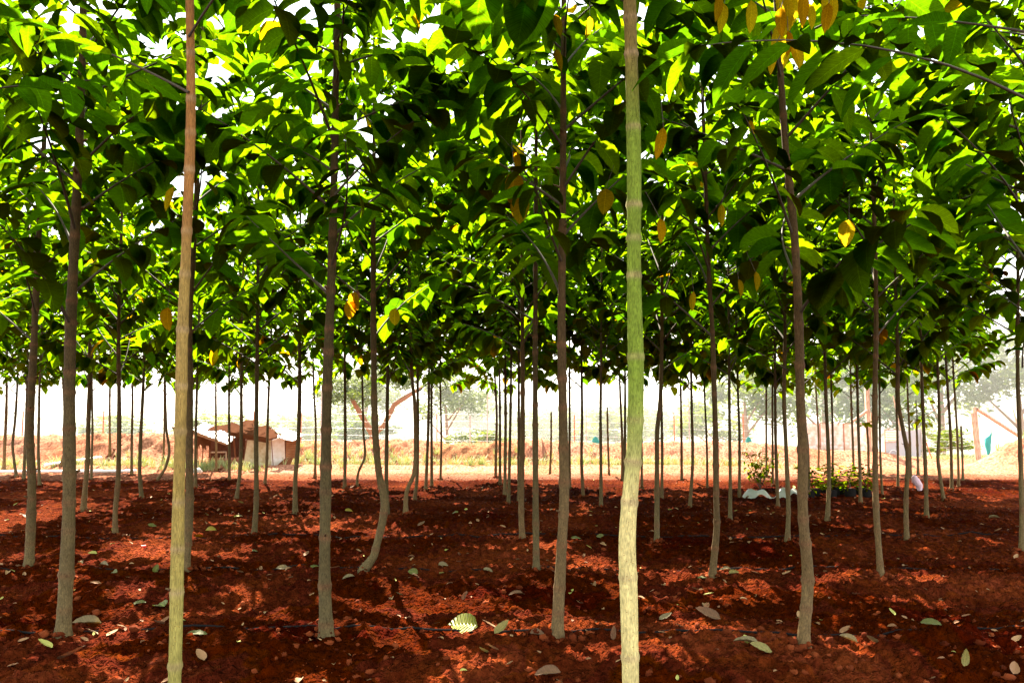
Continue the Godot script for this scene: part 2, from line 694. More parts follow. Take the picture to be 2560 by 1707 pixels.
func plant(x: float, z: float, r: float, kind: String, path: Array, label: String, o := {}) -> Node3D:
	var near := z > -9.5 and z < 0.0
	rng.seed = hash(label) + int(x * 100.0)
	var t := thing("plantation_tree", label, "tree", Vector3(x, soil_height(x, z), z), "young trees of the plantation")
	var top: float = o.get("top", rng.randf_range(5.9, 6.4))
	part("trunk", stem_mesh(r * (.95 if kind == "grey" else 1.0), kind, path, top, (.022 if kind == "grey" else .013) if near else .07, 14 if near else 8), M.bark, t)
	if near:
		var from: float = o.get("from", rng.randf_range(2.25, 2.6))
		var limbs := limb_plan(from, minf(top - .25, 5.2), o.get("limbs", 18))
		var slim: bool = o.get("slim", false)
		var skip: Array = o.get("skip", [])
		var own := 0
		for p in limbs:
			p.size *= o.get("spread", 1.0)
		for p in limbs:
			var f: float = fposmod(p.yaw, TAU)
			if skip.size() == 2 and f > skip[0] and f < skip[1]:
				continue
			var kinds: Array = slim_kinds if slim else limb_kinds
			var lk: Dictionary = kinds[p.kind % kinds.size()]
			var b := part("branch", lk.mesh, M.twig, t, limb_place(p, stem_x(path, p.h), 0))
			for s in lk.slots:
				if own >= 296 or rng.randf() < .04:
					continue
				own += 1
				var shape: ArrayMesh = leaf_slim[rng.randi() % 2] if slim else leaf_near[rng.randi() % 4]
				part("leaf", shape, M["leaf_deep" if slim and rng.randf() < .6 else greens()], b, s)
		var places: Array = []
		var tints: Array = []
		for p in limb_plan(from + 1.0, top - .05, o.get("more", 20 if z > -7.0 else 28)):
			var f: float = fposmod(p.yaw, TAU)
			if skip.size() == 2 and f > skip[0] and f < skip[1]:
				continue
			var at := limb_place(p, stem_x(path, p.h), 0)
			for s in limb_kinds[p.kind].slots:
				places.append(at * s)
				tints.append(leaf_tint())
		if places.size() > 0:
			many("upper_foliage", leaf_near[1], M.leaf_crowd, t, places, tints)
	else:
		var ck: Dictionary = crown_kinds[rng.randi() % crown_kinds.size()]
		var size: float = o.get("size", rng.randf_range(.92, 1.04))
		var at := Transform3D(Basis(Vector3.UP, rng.randf() * TAU).scaled_local(Vector3.ONE * size), Vector3(stem_x(path, 3.0), 0, 0))
		for n in range(0, 18):
			var p: Dictionary = ck.limbs[n]
			part("branch", limb_kinds[p.kind].mesh, M.twig, t, at * limb_place(p, 0, 0))
		many_of("foliage", ck.leaves, M.leaf_crowd, t).transform = at
	return t


func sapling(x: float, z: float, r: float, path: Array, label: String) -> void:
	rng.seed = hash(label)
	var top: float = path[path.size() - 1].x
	var t := thing("sapling", label, "sapling", Vector3(x, soil_height(x, z), z), "bare saplings at the plantation edge")
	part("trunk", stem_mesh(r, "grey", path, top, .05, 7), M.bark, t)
	var leaves := 0
	if label.contains("two bright"):
		leaves = 2
	elif label.contains("tuft"):
		leaves = 12
	elif label.contains("lime"):
		leaves = 40
	for n in leaves:
		var a := rng.randf() * TAU
		var out := Vector3(cos(a), rng.randf_range(-.3, .5), sin(a))
		var hgt: float = top - rng.randf_range(0, .08) if leaves < 30 else top + rng.randf_range(-.1, .55)
		var reach := rng.randf_range(.02, .12) if leaves < 30 else rng.randf_range(.0, .38)
		part("leaf", leaf_near[n % 4], M.leaf_lime, t, Transform3D(leaf_basis(out + Vector3.DOWN * .3, Vector3.UP, rng.randf_range(-.5, .5), rng.randf_range(.16, .24)), Vector3(stem_x(path, top), hgt, 0) + out * reach))
	if leaves > 30:
		part("leader", stem_mesh(r * .5, "grey", [], .55, .06, 6), M.twig, t, Transform3D(Basis.IDENTITY, Vector3(stem_x(path, top), top - .02, 0)))


func build_plantation() -> void:
	plant(-1.326, -3.36, 0.024, "streaked", [Vector2(0.568, 0.005), Vector2(1.211, -0.01), Vector2(1.64, -0.021), Vector2(1.916, -0.028), Vector2(2.328, -0.027), Vector2(2.836, -0.025), Vector2(3.358, -0.042)], "slim front tree at left with green and tan streaked trunk", {"from": 2.9, "limbs": 15, "slim": true, "more": 34})
	plant(0.464, -3.36, 0.034, "green", [Vector2(0.568, 0), Vector2(0.884, -0.002), Vector2(1.133, -0.004), Vector2(1.512, 0.032), Vector2(1.785, 0.042), Vector2(2.162, 0.041), Vector2(2.665, 0.047), Vector2(3.009, 0.042), Vector2(3.358, 0.035)], "front tree with pale cream lower trunk turning smooth green above", {"from": 3.1, "limbs": 16, "more": 22, "skip": [0.0, 0.9]})
	plant(-3.245, -6.162, 0.046, "grey", [Vector2(0.915, 0.004), Vector2(1.468, -0.011), Vector2(1.792, -0.021), Vector2(2.179, -0.031), Vector2(2.936, -0.044), Vector2(4.025, -0.063)], "stout grey-brown tree nearest the left edge, left of the green and tan streaked trunk")
	plant(-1.318, -6.056, 0.041, "grey", [Vector2(0.449, -0.018), Vector2(1.012, -0.021), Vector2(1.73, -0.027), Vector2(2.169, -0.024), Vector2(2.913, -0.015), Vector2(3.828, -0.01)], "stout brown tree whose straight trunk stands just left of the swept-foot tree")
	plant(0.324, -6.129, 0.037, "grey", [Vector2(0.577, 0.032), Vector2(1.005, 0.055), Vector2(1.439, 0.051), Vector2(2.176, 0.043), Vector2(2.929, 0.054), Vector2(3.544, 0.063)], "grey tree with a knobbly lower trunk, directly left of the cream and green front trunk")
	plant(2.02, -5.923, 0.037, "grey", [Vector2(0.474, 0.046), Vector2(0.942, 0.022), Vector2(1.389, 0.031), Vector2(1.728, 0.022), Vector2(2.156, 0.027), Vector2(2.884, 0.023), Vector2(3.538, -0.015)], "grey-green tree with a sunlit streak low on its leaning trunk, right of the front pair", {"limbs": 13, "more": 8})
	plant(-5.25, -9.201, 0.045, "grey", [Vector2(0.923, -0.01), Vector2(1.403, -0.049), Vector2(1.842, -0.05), Vector2(2.464, -0.056), Vector2(3.595, -0.084), Vector2(4.285, -0.075)], "dark tree behind and left of the stout left-edge tree")
	plant(-3.353, -8.693, 0.04, "grey", [Vector2(0.634, 0.014), Vector2(1.372, -0.008), Vector2(1.996, -0.014), Vector2(2.417, -0.037), Vector2(3.485, -0.028)], "dark tree half hidden right behind the green and tan streaked trunk")
	plant(-1.537, -8.737, 0.038, "grey", [Vector2(0.182, 0.113), Vector2(0.67, 0.209), Vector2(1.04, 0.141), Vector2(1.496, 0.097), Vector2(2.209, 0.077), Vector2(3.494, 0.053)], "grey tree whose foot sweeps sharply to the left in a long curve")
	plant(0.247, -8.586, 0.031, "grey", [Vector2(0.767, -0.006), Vector2(1.539, -0.008), Vector2(2.407, -0.006), Vector2(3.804, 0.006)], "straight brown tree between the twin thin trunks and the knobbly grey trunk")
	plant(1.953, -8.259, 0.03, "grey", [Vector2(0.49, 0.05), Vector2(0.799, 0.049), Vector2(1.384, 0.054), Vector2(1.857, 0.053), Vector2(2.376, 0.053), Vector2(2.901, 0.036)], "grey-brown tree with small snags on its left side, with white curled leaves at its foot")
	plant(3.595, -8.259, 0.028, "grey", [Vector2(0.683, -0.011), Vector2(1.305, 0.006), Vector2(1.738, 0.016), Vector2(2.376, 0.045), Vector2(3.308, 0.071)], "red-edged dark tree right of the leaning sunlit-streak tree, its foot slanting right")
	plant(-5.446, -11.581, 0.034, "grey", [Vector2(0.313, -0.019), Vector2(0.748, -0.005), Vector2(1.187, -0.013), Vector2(1.849, -0.031), Vector2(2.632, -0.065)], "tree with a yellow leaf propped against its foot, left of the streaked trunk")
	plant(-3.574, -11.699, 0.034, "grey", [Vector2(0.465, 0.015), Vector2(1.293, -0.003), Vector2(1.852, -0.008), Vector2(2.642, -0.024), Vector2(3.558, -0.05)], "dark tree standing in front of the shack's pale wall panel")
	plant(-1.71, -13.547, 0.033, "grey", [Vector2(0.349, 0.009), Vector2(0.668, 0.128), Vector2(1.245, 0.141), Vector2(1.762, 0.122), Vector2(2.152, 0.079), Vector2(2.675, 0.047)], "tree with a sharp zigzag kink low in its trunk")
	plant(0.134, -10.884, 0.034, "grey", [Vector2(0.391, -0.015), Vector2(1.211, 0.001), Vector2(1.939, 0.007), Vector2(2.623, 0.003), Vector2(3.421, -0.001)], "right-hand of the twin thin trunks just right of the bright gap")
	plant(1.846, -10.748, 0.031, "grey", [Vector2(0.406, 0.007), Vector2(1.063, 0.017), Vector2(1.421, 0.023), Vector2(1.78, 0.065), Vector2(2.61, 0.099)], "dark tree with a knobbed kink right beside the cream and green trunk")
	plant(3.465, -10.616, 0.028, "grey", [Vector2(0.421, 0.028), Vector2(1.221, 0.027), Vector2(1.778, 0.019), Vector2(2.597, 0.048)], "red-brown thorny-looking tree just left of the leaning sunlit-streak tree")
	plant(5.093, -10.884, 0.029, "grey", [Vector2(0.391, 0.002), Vector2(1.108, 0.043), Vector2(1.367, 0.002), Vector2(1.782, -0.053), Vector2(2.464, -0.029)], "tree bending sharply left at mid height beside the pink bag")
	plant(6.03, -10, 0.027, "grey", [Vector2(0.489, 0.028), Vector2(1.338, 0.066), Vector2(2.008, 0.089), Vector2(2.539, 0.114), Vector2(3.768, 0.164)], "dark tree cut off by the right edge of the picture")
	plant(-7.496, -14.712, 0.043, "grey", [Vector2(0.866, 0.029), Vector2(1.565, 0.003), Vector2(2.2, -0.012), Vector2(2.982, -0.035)], "dark thin tree just right of the stout left-edge trunk")
	plant(-3.561, -13.821, 0.037, "grey", [Vector2(0.584, -0.007), Vector2(1.107, 0.02), Vector2(1.898, 0.021), Vector2(2.831, -0.001)], "tree with a light lower edge just right of the shack")
	plant(-2.03, -13.71, 0.033, "grey", [Vector2(0.592, -0.021), Vector2(1.241, -0.024), Vector2(1.895, -0.026), Vector2(2.821, -0.032)], "straight brown tree rising right behind the swept-foot tree")
	plant(3.336, -12.885, 0.026, "grey", [Vector2(0.653, 0.016), Vector2(1.385, 0.027), Vector2(2.001, 0.042), Vector2(2.748, 0.054)], "straight reddish tree right of the snaggy grey-brown trunk")
	plant(4.882, -13.032, 0.032, "grey", [Vector2(0.642, 0.041), Vector2(1.135, 0.046), Vector2(1.818, 0.045), Vector2(2.508, 0.056)], "tree standing in front of the potted seedlings")
	plant(6.49, -13.182, 0.03, "grey", [Vector2(0.631, 0.01), Vector2(1.129, 0.014), Vector2(1.821, 0.027), Vector2(2.391, 0.04)], "straight dark tree directly right of the pink bag")
	plant(-0.067, -15.585, 0.028, "grey", [Vector2(0.454, 0.015), Vector2(1.192, 0.029), Vector2(1.936, 0.044), Vector2(2.837, 0.052)], "thin dark tree touching the left side of the twin thin trunks")
	plant(-0.147, -17.152, 0.033, "grey", [Vector2(0.744, 0.008), Vector2(1.559, 0.015), Vector2(2.464, 0.006)], "third thin trunk right of the bright gap, among the close cluster")
	plant(-7.196, -16.331, 0.036, "grey", [Vector2(0.553, -0.054), Vector2(1.172, -0.056), Vector2(1.952, -0.057), Vector2(2.817, -0.068)], "tree with a slight bow left of the strongly bent S-shaped sapling")
	plant(-5.408, -16.488, 0.036, "grey", [Vector2(0.543, 0.046), Vector2(1.246, 0.049), Vector2(1.955, 0.035), Vector2(2.989, 0.012)], "leaning tree in front of the shack's left end of the pale panel")
	plant(-1.912, -16.488, 0.032, "grey", [Vector2(0.465, 0.042), Vector2(1.325, 0.049), Vector2(2.272, 0.039), Vector2(2.909, 0.032)], "straight dark tree immediately right of the zigzag-kinked tree")
	plant(-1.866, -18.158, 0.033, "grey", [Vector2(0.608, 0.02), Vector2(1.47, 0.047), Vector2(2.866, 0.052)], "left-hand tree of the close pair in front of the dark rough soil bank")
	plant(-1.878, -19.624, 0.033, "grey", [Vector2(0.62, -0.006), Vector2(1.46, -0.013), Vector2(2.873, -0.026)], "right-hand tree of the close pair in front of the dark rough soil bank")
	plant(-1.88, -22.042, 0.029, "grey", [Vector2(0.708, 0.015), Vector2(1.442, 0.01), Vector2(2.339, -0.019)], "thin sunlit tree with a small side twig before the rough soil bank")
	plant(-0.439, -22.48, 0.035, "grey", [Vector2(0.691, 0.009), Vector2(1.654, 0.029), Vector2(2.516, -0.015)], "pale sunlit thin tree at the left of the close cluster by the bright gap")
	plant(-0.289, -20.207, 0.032, "grey", [Vector2(0.783, -0.001), Vector2(1.552, -0.002), Vector2(2.716, -0.013)], "thin tree second from left in the close cluster by the bright gap")
	plant(0.126, -15.585, 0.028, "grey", [Vector2(0.601, 0), Vector2(1.488, 0.001), Vector2(2.686, 0.002)], "left-hand of the twin thin trunks just right of the bright gap")
	plant(1.331, -19.29, 0.03, "grey", [Vector2(0.546, -0.006), Vector2(1.37, 0), Vector2(2.758, 0.008)], "thin tree touching the right side of the knobbly grey trunk")
	plant(1.467, -17.326, 0.031, "grey", [Vector2(0.735, -0.027), Vector2(1.641, -0.012), Vector2(2.557, -0.013)], "straight thin tree left of the upright blue-green sack on the bank")
	plant(1.593, -15.036, 0.029, "grey", [Vector2(0.849, 0.001), Vector2(1.636, 0.002), Vector2(2.575, 0.025)], "dark thin tree just right of the upright blue-green sack")
	plant(2.755, -20.954, 0.033, "grey", [Vector2(0.554, 0.007), Vector2(1.151, 0.004), Vector2(2.102, -0.025)], "sunlit thin tree just left of the cream and green front trunk")
	plant(2.324, -17.326, 0.029, "grey", [Vector2(0.981, 0.012), Vector2(1.973, 0.033), Vector2(2.808, 0.043)], "dark thin tree partly hidden by the left side of the cream and green trunk")
	plant(2.885, -18.655, 0.027, "grey", [Vector2(0.669, 0.01), Vector2(1.466, 0.012), Vector2(2.63, 0.02)], "thin tree peeping out right of the cream and green trunk")
	plant(2.856, -16.024, 0.027, "grey", [Vector2(0.952, 0.023), Vector2(1.868, 0.031), Vector2(2.717, 0.045)], "thin tree doubling the right side of the knobbed kink tree")
	plant(4.242, -20.954, 0.033, "grey", [Vector2(1.051, 0.01), Vector2(2.051, 0.008)], "pale sunlit thin tree between the knobbed kink tree and the wavy one")
	plant(3.221, -15.237, 0.028, "grey", [Vector2(0.695, 0.057), Vector2(1.201, 0.067), Vector2(1.709, 0.063), Vector2(2.441, 0.07)], "wavy dark thin tree left of the snaggy grey-brown trunk")
	plant(4.341, -18.655, 0.025, "grey", [Vector2(0.669, 0.006), Vector2(1.2, -0.001), Vector2(1.912, -0.021)], "very thin tree touching the left side of the snaggy grey-brown trunk")
	plant(4.641, -17.152, 0.029, "grey", [Vector2(0.744, 0.027), Vector2(1.395, 0.043), Vector2(2.299, 0.033)], "thin curved tree left of the yellow-green bush")
	plant(6.916, -22.782, 0.03, "grey", [Vector2(0.787, 0.022), Vector2(2.091, 0.048)], "thin pale tree rising out of the yellow-green bush")
	plant(6.172, -19.853, 0.029, "grey", [Vector2(1.08, 0.031), Vector2(2.505, 0.063)], "thin tree just right of the yellow-green bush")
	plant(4.756, -15.036, 0.029, "grey", [Vector2(0.849, -0.004), Vector2(1.349, -0.003), Vector2(2.213, 0.007)], "dark thin tree between the two white sacks, left one of the pair")
	plant(6.068, -17.152, 0.027, "grey", [Vector2(0.744, 0.016), Vector2(1.151, 0.013), Vector2(1.477, -0.034), Vector2(2.052, -0.048)], "thin bent tree leaning against the right side of the leaning sunlit-streak trunk")
	plant(9.554, -26.116, 0.032, "grey", [Vector2(0.792, 0.027), Vector2(2.162, 0.011)], "very thin pale tree in front of the left part of the white panel fence")
	plant(7.159, -18.758, 0.027, "grey", [Vector2(0.93, 0.033), Vector2(1.914, 0.05)], "thin tree just right behind the tree at the potted seedlings")
	plant(9.813, -24.075, 0.035, "grey", [Vector2(0.969, 0.014), Vector2(2.234, 0.027)], "thin pale tree in front of the right part of the white panel fence")
	plant(6.464, -15.585, 0.03, "grey", [Vector2(0.601, 0.016), Vector2(1.563, 0.016), Vector2(2.573, 0.017)], "dark red tree at the right end of the potted seedlings")
	plant(7.638, -17.326, 0.025, "grey", [Vector2(0.817, 0), Vector2(1.89, 0.019)], "thin tree doubling the right side of the red-edged dark tree")
	plant(8.869, -19.29, 0.028, "grey", [Vector2(0.82, 0.026), Vector2(2.015, 0.058)], "thin tree left of the sharply bending tree")
	plant(10.62, -22.332, 0.032, "grey", [Vector2(0.909, 0.019), Vector2(2.188, 0.032)], "thin tree just right of the sharply bending tree")
	plant(8.155, -15.875, 0.031, "grey", [Vector2(0.508, -0.044), Vector2(0.808, -0.06), Vector2(1.411, -0.001), Vector2(2.476, 0.004)], "wavy tree bending twice, right of the bright-leaved sapling")
	plant(9.511, -18.158, 0.033, "grey", [Vector2(0.608, 0.012), Vector2(1.383, 0.024), Vector2(2.427, 0.022)], "dark tree left of the pair of ringed thin trunks by the timber posts")
	plant(10.265, -19.29, 0.028, "grey", [Vector2(0.546, 0.009), Vector2(1.554, 0.021), Vector2(2.293, 0.021)], "thin ringed tree nearest left of the timber post pair")
	plant(-15.253, -25.147, 0.046, "grey", [Vector2(0.941, -0.029), Vector2(2.142, -0.06), Vector2(2.746, -0.082)], "thin pale tree at the far left edge")
	plant(-13.462, -22.782, 0.036, "grey", [Vector2(0.463, -0.091), Vector2(0.895, -0.158), Vector2(1.546, -0.139), Vector2(2.528, -0.139)], "thin tree with a wavy foot second from the left edge")
	plant(-12.668, -21.76, 0.037, "grey", [Vector2(1.03, -0.014), Vector2(2.277, -0.06)], "dark thin tree third from the left edge")
	plant(-11.181, -19.853, 0.034, "grey", [Vector2(0.797, -0.061), Vector2(1.647, -0.077), Vector2(2.696, -0.112)], "dark thin tree right of the dark tree near the left edge")
	plant(-13.86, -25.719, 0.04, "grey", [Vector2(0.56, 0.095), Vector2(1.661, 0.016), Vector2(2.648, -0.07)], "thin tree with a slanting foot left of the stout left-edge trunk")
	plant(-10.916, -21.76, 0.032, "grey", [Vector2(0.617, -0.018), Vector2(1.444, -0.026), Vector2(2.801, -0.099)], "thin tree doubling the right side of the dark thin tree")
	plant(-13.168, -27.382, 0.04, "grey", [Vector2(1.404, -0.049), Vector2(2.98, -0.107)], "pale sunlit tree beside the white pipe on the ground")
	plant(-10.549, -23.25, 0.037, "grey", [Vector2(0.991, -0.042), Vector2(2.547, -0.096)], "thin tree at the right end of the white pipe")
	plant(-11.045, -26.524, 0.035, "grey", [Vector2(1.031, -0.027), Vector2(2.426, -0.068)], "thin pale tree behind the strongly bent S-shaped sapling")
	plant(-8.984, -21.216, 0.036, "grey", [Vector2(0.34, 0.199), Vector2(0.742, 0.275), Vector2(1.347, 0.171), Vector2(2.465, 0.107)], "strongly bent S-shaped sapling left of the streaked trunk")
	plant(-7.04, -18.655, 0.034, "grey", [Vector2(1.111, -0.021), Vector2(1.912, -0.022), Vector2(3.081, -0.045)], "thin dark tree left of the shack, right of the half-hidden dark tree")
	plant(-8.873, -25.147, 0.036, "grey", [Vector2(1.3, -0.043), Vector2(2.383, -0.09)], "orange sunlit thin tree in front of the shack's open left side")
	plant(-7.022, -20.826, 0.035, "grey", [Vector2(1.054, -0.033), Vector2(2.951, -0.082)], "thin dark tree in front of the shack's middle")
	plant(-5.956, -20.207, 0.034, "grey", [Vector2(0.496, 0.035), Vector2(1.648, 0.042), Vector2(2.911, 0.057)], "leaning thin tree in front of the shack's white side panel")
	plant(-5.281, -22.48, 0.033, "grey", [Vector2(0.797, -0.007), Vector2(1.439, -0.021), Vector2(2.192, -0.08)], "sunlit thin tree left of the stout brown trunk")
	plant(-3.72, -18.655, 0.036, "grey", [Vector2(0.934, -0.008), Vector2(2.002, -0.028), Vector2(3.171, -0.05)], "straight dark tree right of the stout brown trunk")
	plant(-3.667, -19.853, 0.029, "grey", [Vector2(0.327, 0.023), Vector2(0.703, 0.168), Vector2(1.269, 0.13), Vector2(2.696, 0.078)], "thin S-bent sapling with a pair of dark leaves, left of the swept-foot tree")
	sapling(1.067, -23.573, 0.029, [Vector2(0.87, 0.037), Vector2(1.758, 0.041)], "bare leafless pole-like sapling left of the knobbly grey trunk")
	sapling(2.693, -23.25, 0.028, [Vector2(0.991, -0.023), Vector2(1.878, -0.036)], "bare broken-topped sapling right of the blue-green sack")
	sapling(11.409, -21.216, 0.026, [Vector2(0.842, 0.032), Vector2(1.377, 0.038)], "short ringed sapling with two bright leaves near the timber posts")
	sapling(9.896, -23.25, 0.031, [Vector2(0.77, 0.019), Vector2(1.434, -0.01)], "short sapling with a tuft of yellow-green leaves before the white fence")
	sapling(11.27, -23.25, 0.031, [Vector2(0.66, 0.019), Vector2(1.544, 0.036)], "pale-stemmed sapling crowned with glowing lime leaves")
	var out := [[-3.2, -3.45], [2.42, -3.4], [-5.0, -6.05], [3.85, -6.0], [5.4, -8.45], [-7.15, -8.8], [-7.4, -11.4], [7.9, -11.2], [-9.4, -14.0], [9.6, -13.6]]
	for k in out.size():
		var q: Array = out[k]
		var places := ["left of the streaked front trunk", "right of the cream front trunk", "left of the stout left-edge trunk", "right of the leaning sunlit-streak tree", "right of the red-edged dark tree", "beyond the left edge in the third row", "beyond the left edge in the fourth row", "beyond the right edge in the fourth row", "beyond the left edge in the fifth row", "beyond the right edge in the fifth row"]
		var opt := {}
		if k == 0:
			opt = {"slim": true, "from": 2.45, "limbs": 16, "more": 34, "spread": 1.3}
		elif k == 1:
			opt = {"slim": true, "from": 2.45, "limbs": 16, "more": 24, "spread": 1.25}
		plant(q[0], q[1], .042, "grey", [Vector2(1, .01), Vector2(2, .03)], "tree just outside the picture, " + places[k], opt)


# ---------------------------------------------------------------- ground
func soil_height(x: float, z: float) -> float:
	var y := relief.get_noise_2d(x, z) * .05
	var near := smoothstep(-24.0, -12.0, z)
	y += lumps.get_noise_2d(x, z) * lerpf(.02, .035, near)
	# soil thrown up along the rows
	var row := fposmod(-z - 3.36, 2.5) / 2.5
	y += .03 * cos(row * TAU)
	# bank of dug soil and the lower land behind it
	var top := curve_at(berm_top, x)
	var rough := 1.0 + .16 * lumps.get_noise_2d(x * .7 + 30.0, z * .7)
	var steep := 1.0 if x < -2.6 or x > 1.0 else .55
	var t := smoothstep(-26.6, -26.6 - 1.9 * steep, z) * (1.0 - smoothstep(-29.6, -32.5, z))
	y += top * rough * t
	y -= .035 * maxf(-z - 30.0, 0.0) * smoothstep(-30, -34, z) * (1.0 if z > -80 else 80.0 / -z)
	if z > -29.0:
		y += .12 * smoothstep(-24.8, -26.4, z) * (1.0 - t) * smoothstep(9.0, 6.0, x)
	# mound at the right edge, soil ridges near the camera
	var m := Vector2((x - 15.9) / 1.25, (z + 26.0) / 1.2).length()
	y += .95 * exp(-m * m * 1.4) * (1.0 + .25 * lumps.get_noise_2d(x, z * 1.3))
	var k := Vector2((x - .42) / .34, (z + 4.55) / .3).length()
	y += .13 * exp(-k * k)
	var e := Vector2((x - 2.95) / .42, (z + 5.95) / .16 + .5 * (x - 2.95)).length()
	y += .1 * exp(-e * e)
	return y


func soil_fine(x: float, z: float) -> float:
	var d := -z
	if d < 1.0 or d > 26.0 or absf(x) > 16.0:
		return 0.0
	var c := crumbs.get_noise_2d(x, z)
	var l := lumps.get_noise_2d(x * 2.3 + 7.0, z * 2.3)
	return (absf(c) * .036 + maxf(l, 0.0) * .06) * (1.0 - smoothstep(12.0, 26.0, d) * .4)


func steps_between(a: float, b: float, first: float, grow: float, most: float) -> PackedFloat32Array:
	var list := PackedFloat32Array()
	var p := a
	var s := first
	var dir := signf(b - a)
	while (b - p) * dir > s * .6:
		p += s * dir
		list.append(p)
		s = minf(s * grow, most)
	return list


func build_ground() -> void:
	var zs := PackedFloat32Array([60.0, 20.0, 8.0, 4.0, 2.0, 0.0, -1.0, -2.0, -2.6, -3.0])
	zs.append_array(steps_between(-3.0, -9.5, .022, 1.001, .03))
	zs.append_array(steps_between(-9.5, -20.0, .03, 1.012, .085))
	zs.append_array(steps_between(-20.0, -34.0, .085, 1.0, .1))
	zs.append_array(steps_between(-34.0, -1600.0, .3, 1.12, 200.0))
	var half := PackedFloat32Array([0.0])
	half.append_array(steps_between(0.0, 4.6, .025, 1.0, .03))
	half.append_array(steps_between(4.6, 13.0, .03, 1.012, .1))
	half.append_array(steps_between(13.0, 20.0, .1, 1.04, .4))
	half.append_array(steps_between(20.0, 1500.0, .6, 1.22, 250.0))
	var xs := PackedFloat32Array()
	for k in range(half.size() - 1, 0, -1):
		xs.append(-half[k])
	xs.append_array(half)
	var nx := xs.size()
	var nz := zs.size()
	var v := PackedVector3Array()
	var n := PackedVector3Array()
	var c := PackedColorArray()
	var idx := PackedInt32Array()
	v.resize(nx * nz)
	n.resize(nx * nz)
	c.resize(nx * nz)
	var tone := FastNoiseLite.new()
	tone.seed = 44
	tone.frequency = .35
	tone.fractal_octaves = 4
	for j in nz:
		var z := zs[j]
		var sunlit_pale := smoothstep(-20.5, -25.5, z)  # strong sun beyond the canopy, painted into the far soil as paler colour
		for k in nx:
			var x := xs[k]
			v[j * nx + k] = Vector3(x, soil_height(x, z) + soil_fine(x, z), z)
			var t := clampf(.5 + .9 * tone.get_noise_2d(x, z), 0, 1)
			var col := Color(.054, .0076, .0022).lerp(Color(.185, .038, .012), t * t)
			col = col.lerp(Color(.64, .32, .21).lerp(Color(.54, .20, .105), t), sunlit_pale)
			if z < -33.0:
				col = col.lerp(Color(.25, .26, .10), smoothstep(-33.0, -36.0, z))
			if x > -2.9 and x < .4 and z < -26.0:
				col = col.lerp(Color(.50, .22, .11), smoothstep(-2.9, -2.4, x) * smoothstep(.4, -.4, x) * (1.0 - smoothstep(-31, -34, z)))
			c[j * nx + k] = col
	for j in nz:
		for k in nx:
			var a := v[j * nx + mini(k + 1, nx - 1)] - v[j * nx + maxi(k - 1, 0)]
			var b := v[mini(j + 1, nz - 1) * nx + k] - v[maxi(j - 1, 0) * nx + k]
			var q := a.cross(b).normalized()
			n[j * nx + k] = q if q.y > 0 else -q
	idx.resize((nx - 1) * (nz - 1) * 6)
	var at := 0
	for j in nz - 1:
		for k in nx - 1:
			var p := j * nx + k
			var q := p + nx
			idx[at] = p; idx[at + 1] = q; idx[at + 2] = q + 1
			idx[at + 3] = p; idx[at + 4] = q + 1; idx[at + 5] = p + 1
			at += 6
	var arr := []
	arr.resize(Mesh.ARRAY_MAX)
	arr[Mesh.ARRAY_VERTEX] = v
	arr[Mesh.ARRAY_NORMAL] = n
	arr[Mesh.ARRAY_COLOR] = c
	arr[Mesh.ARRAY_INDEX] = idx
	var m := ArrayMesh.new()
	m.add_surface_from_arrays(Mesh.PRIMITIVE_TRIANGLES, arr)
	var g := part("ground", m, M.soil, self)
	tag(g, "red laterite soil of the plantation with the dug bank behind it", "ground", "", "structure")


func build_hills() -> void:
	var s := Shape.new()
	var f := FastNoiseLite.new()
	f.frequency = .003
	var cols := 90
	for k in cols + 1:
		var x := lerpf(-1300, 1300, float(k) / cols)
		var h := 9.0 + 10.0 * smoothstep(-150, -420, x) + 9.0 * f.get_noise_1d(x) + 4.0 * f.get_noise_1d(x * 4.0)
		for q in 5:
			var t := q / 4.0
			s.v.append(Vector3(x, -4.0 + (h + 4.0) * sin(t * PI * .5), -680.0 - 160.0 * t))
			s.n.append(Vector3(0, .8, .6))
			s.u.append(Vector2(x * .01, t))
	for k in cols:
		for q in 4:
			var p := k * 5 + q
			for w in [p, p + 1, p + 6, p, p + 6, p + 5]:
				s.i.append(w)
	var o := part("hills", s.mesh(), M.hill, self)
	tag(o, "low hazy hills along the far horizon", "hills", "", "structure")


# ---------------------------------------------------------------- plants behind the fence
func leaf_cloud(clumps: int, per: int, size: float, flat: float, low: Color, high: Color, seed_: int) -> ArrayMesh:
	# crown of loose leaf clumps, about 2 wide and 2 * flat high, standing on y = 0
	var r := RandomNumberGenerator.new()
	r.seed = seed_
	var s := Shape.new()
	for k in clumps:
		var a := r.randf() * TAU
		var e := r.randf_range(-.7, 1.0)
		var rr := pow(r.randf(), .4) * .78
		var mid := Vector3(cos(a) * sqrt(maxf(1 - e * e, 0)) * rr, (e * rr + 1.0) * flat, sin(a) * sqrt(maxf(1 - e * e, 0)) * rr)
		var spread := r.randf_range(.16, .34)
		var shade := r.randf()
		for q in per:
			var d := Vector3(r.randfn(), r.randfn() * .7, r.randfn()) * spread * .55
			var p := mid + d
			p.y = maxf(p.y, .01)
			var dir := Vector3(r.randfn(), r.randfn() * .6 - .3, r.randfn()).normalized()
			var sd := dir.cross(Vector3(r.randfn(), r.randfn(), r.randfn())).normalized()
			var l := size * r.randf_range(.6, 1.4)
			var col := low.lerp(high, clampf(shade * .7 + r.randf() * .4, 0, 1))
			var b := s.v.size()
			for w in [p - dir * l, p + sd * l * .32, p + dir * l, p - sd * l * .32]:
				s.v.append(w)
				s.n.append(dir.cross(sd))
				s.u.append(Vector2.ZERO)
				s.c.append(col)
			for w in [0, 1, 2, 0, 2, 3]:
				s.i.append(b + w)
	return s.mesh()


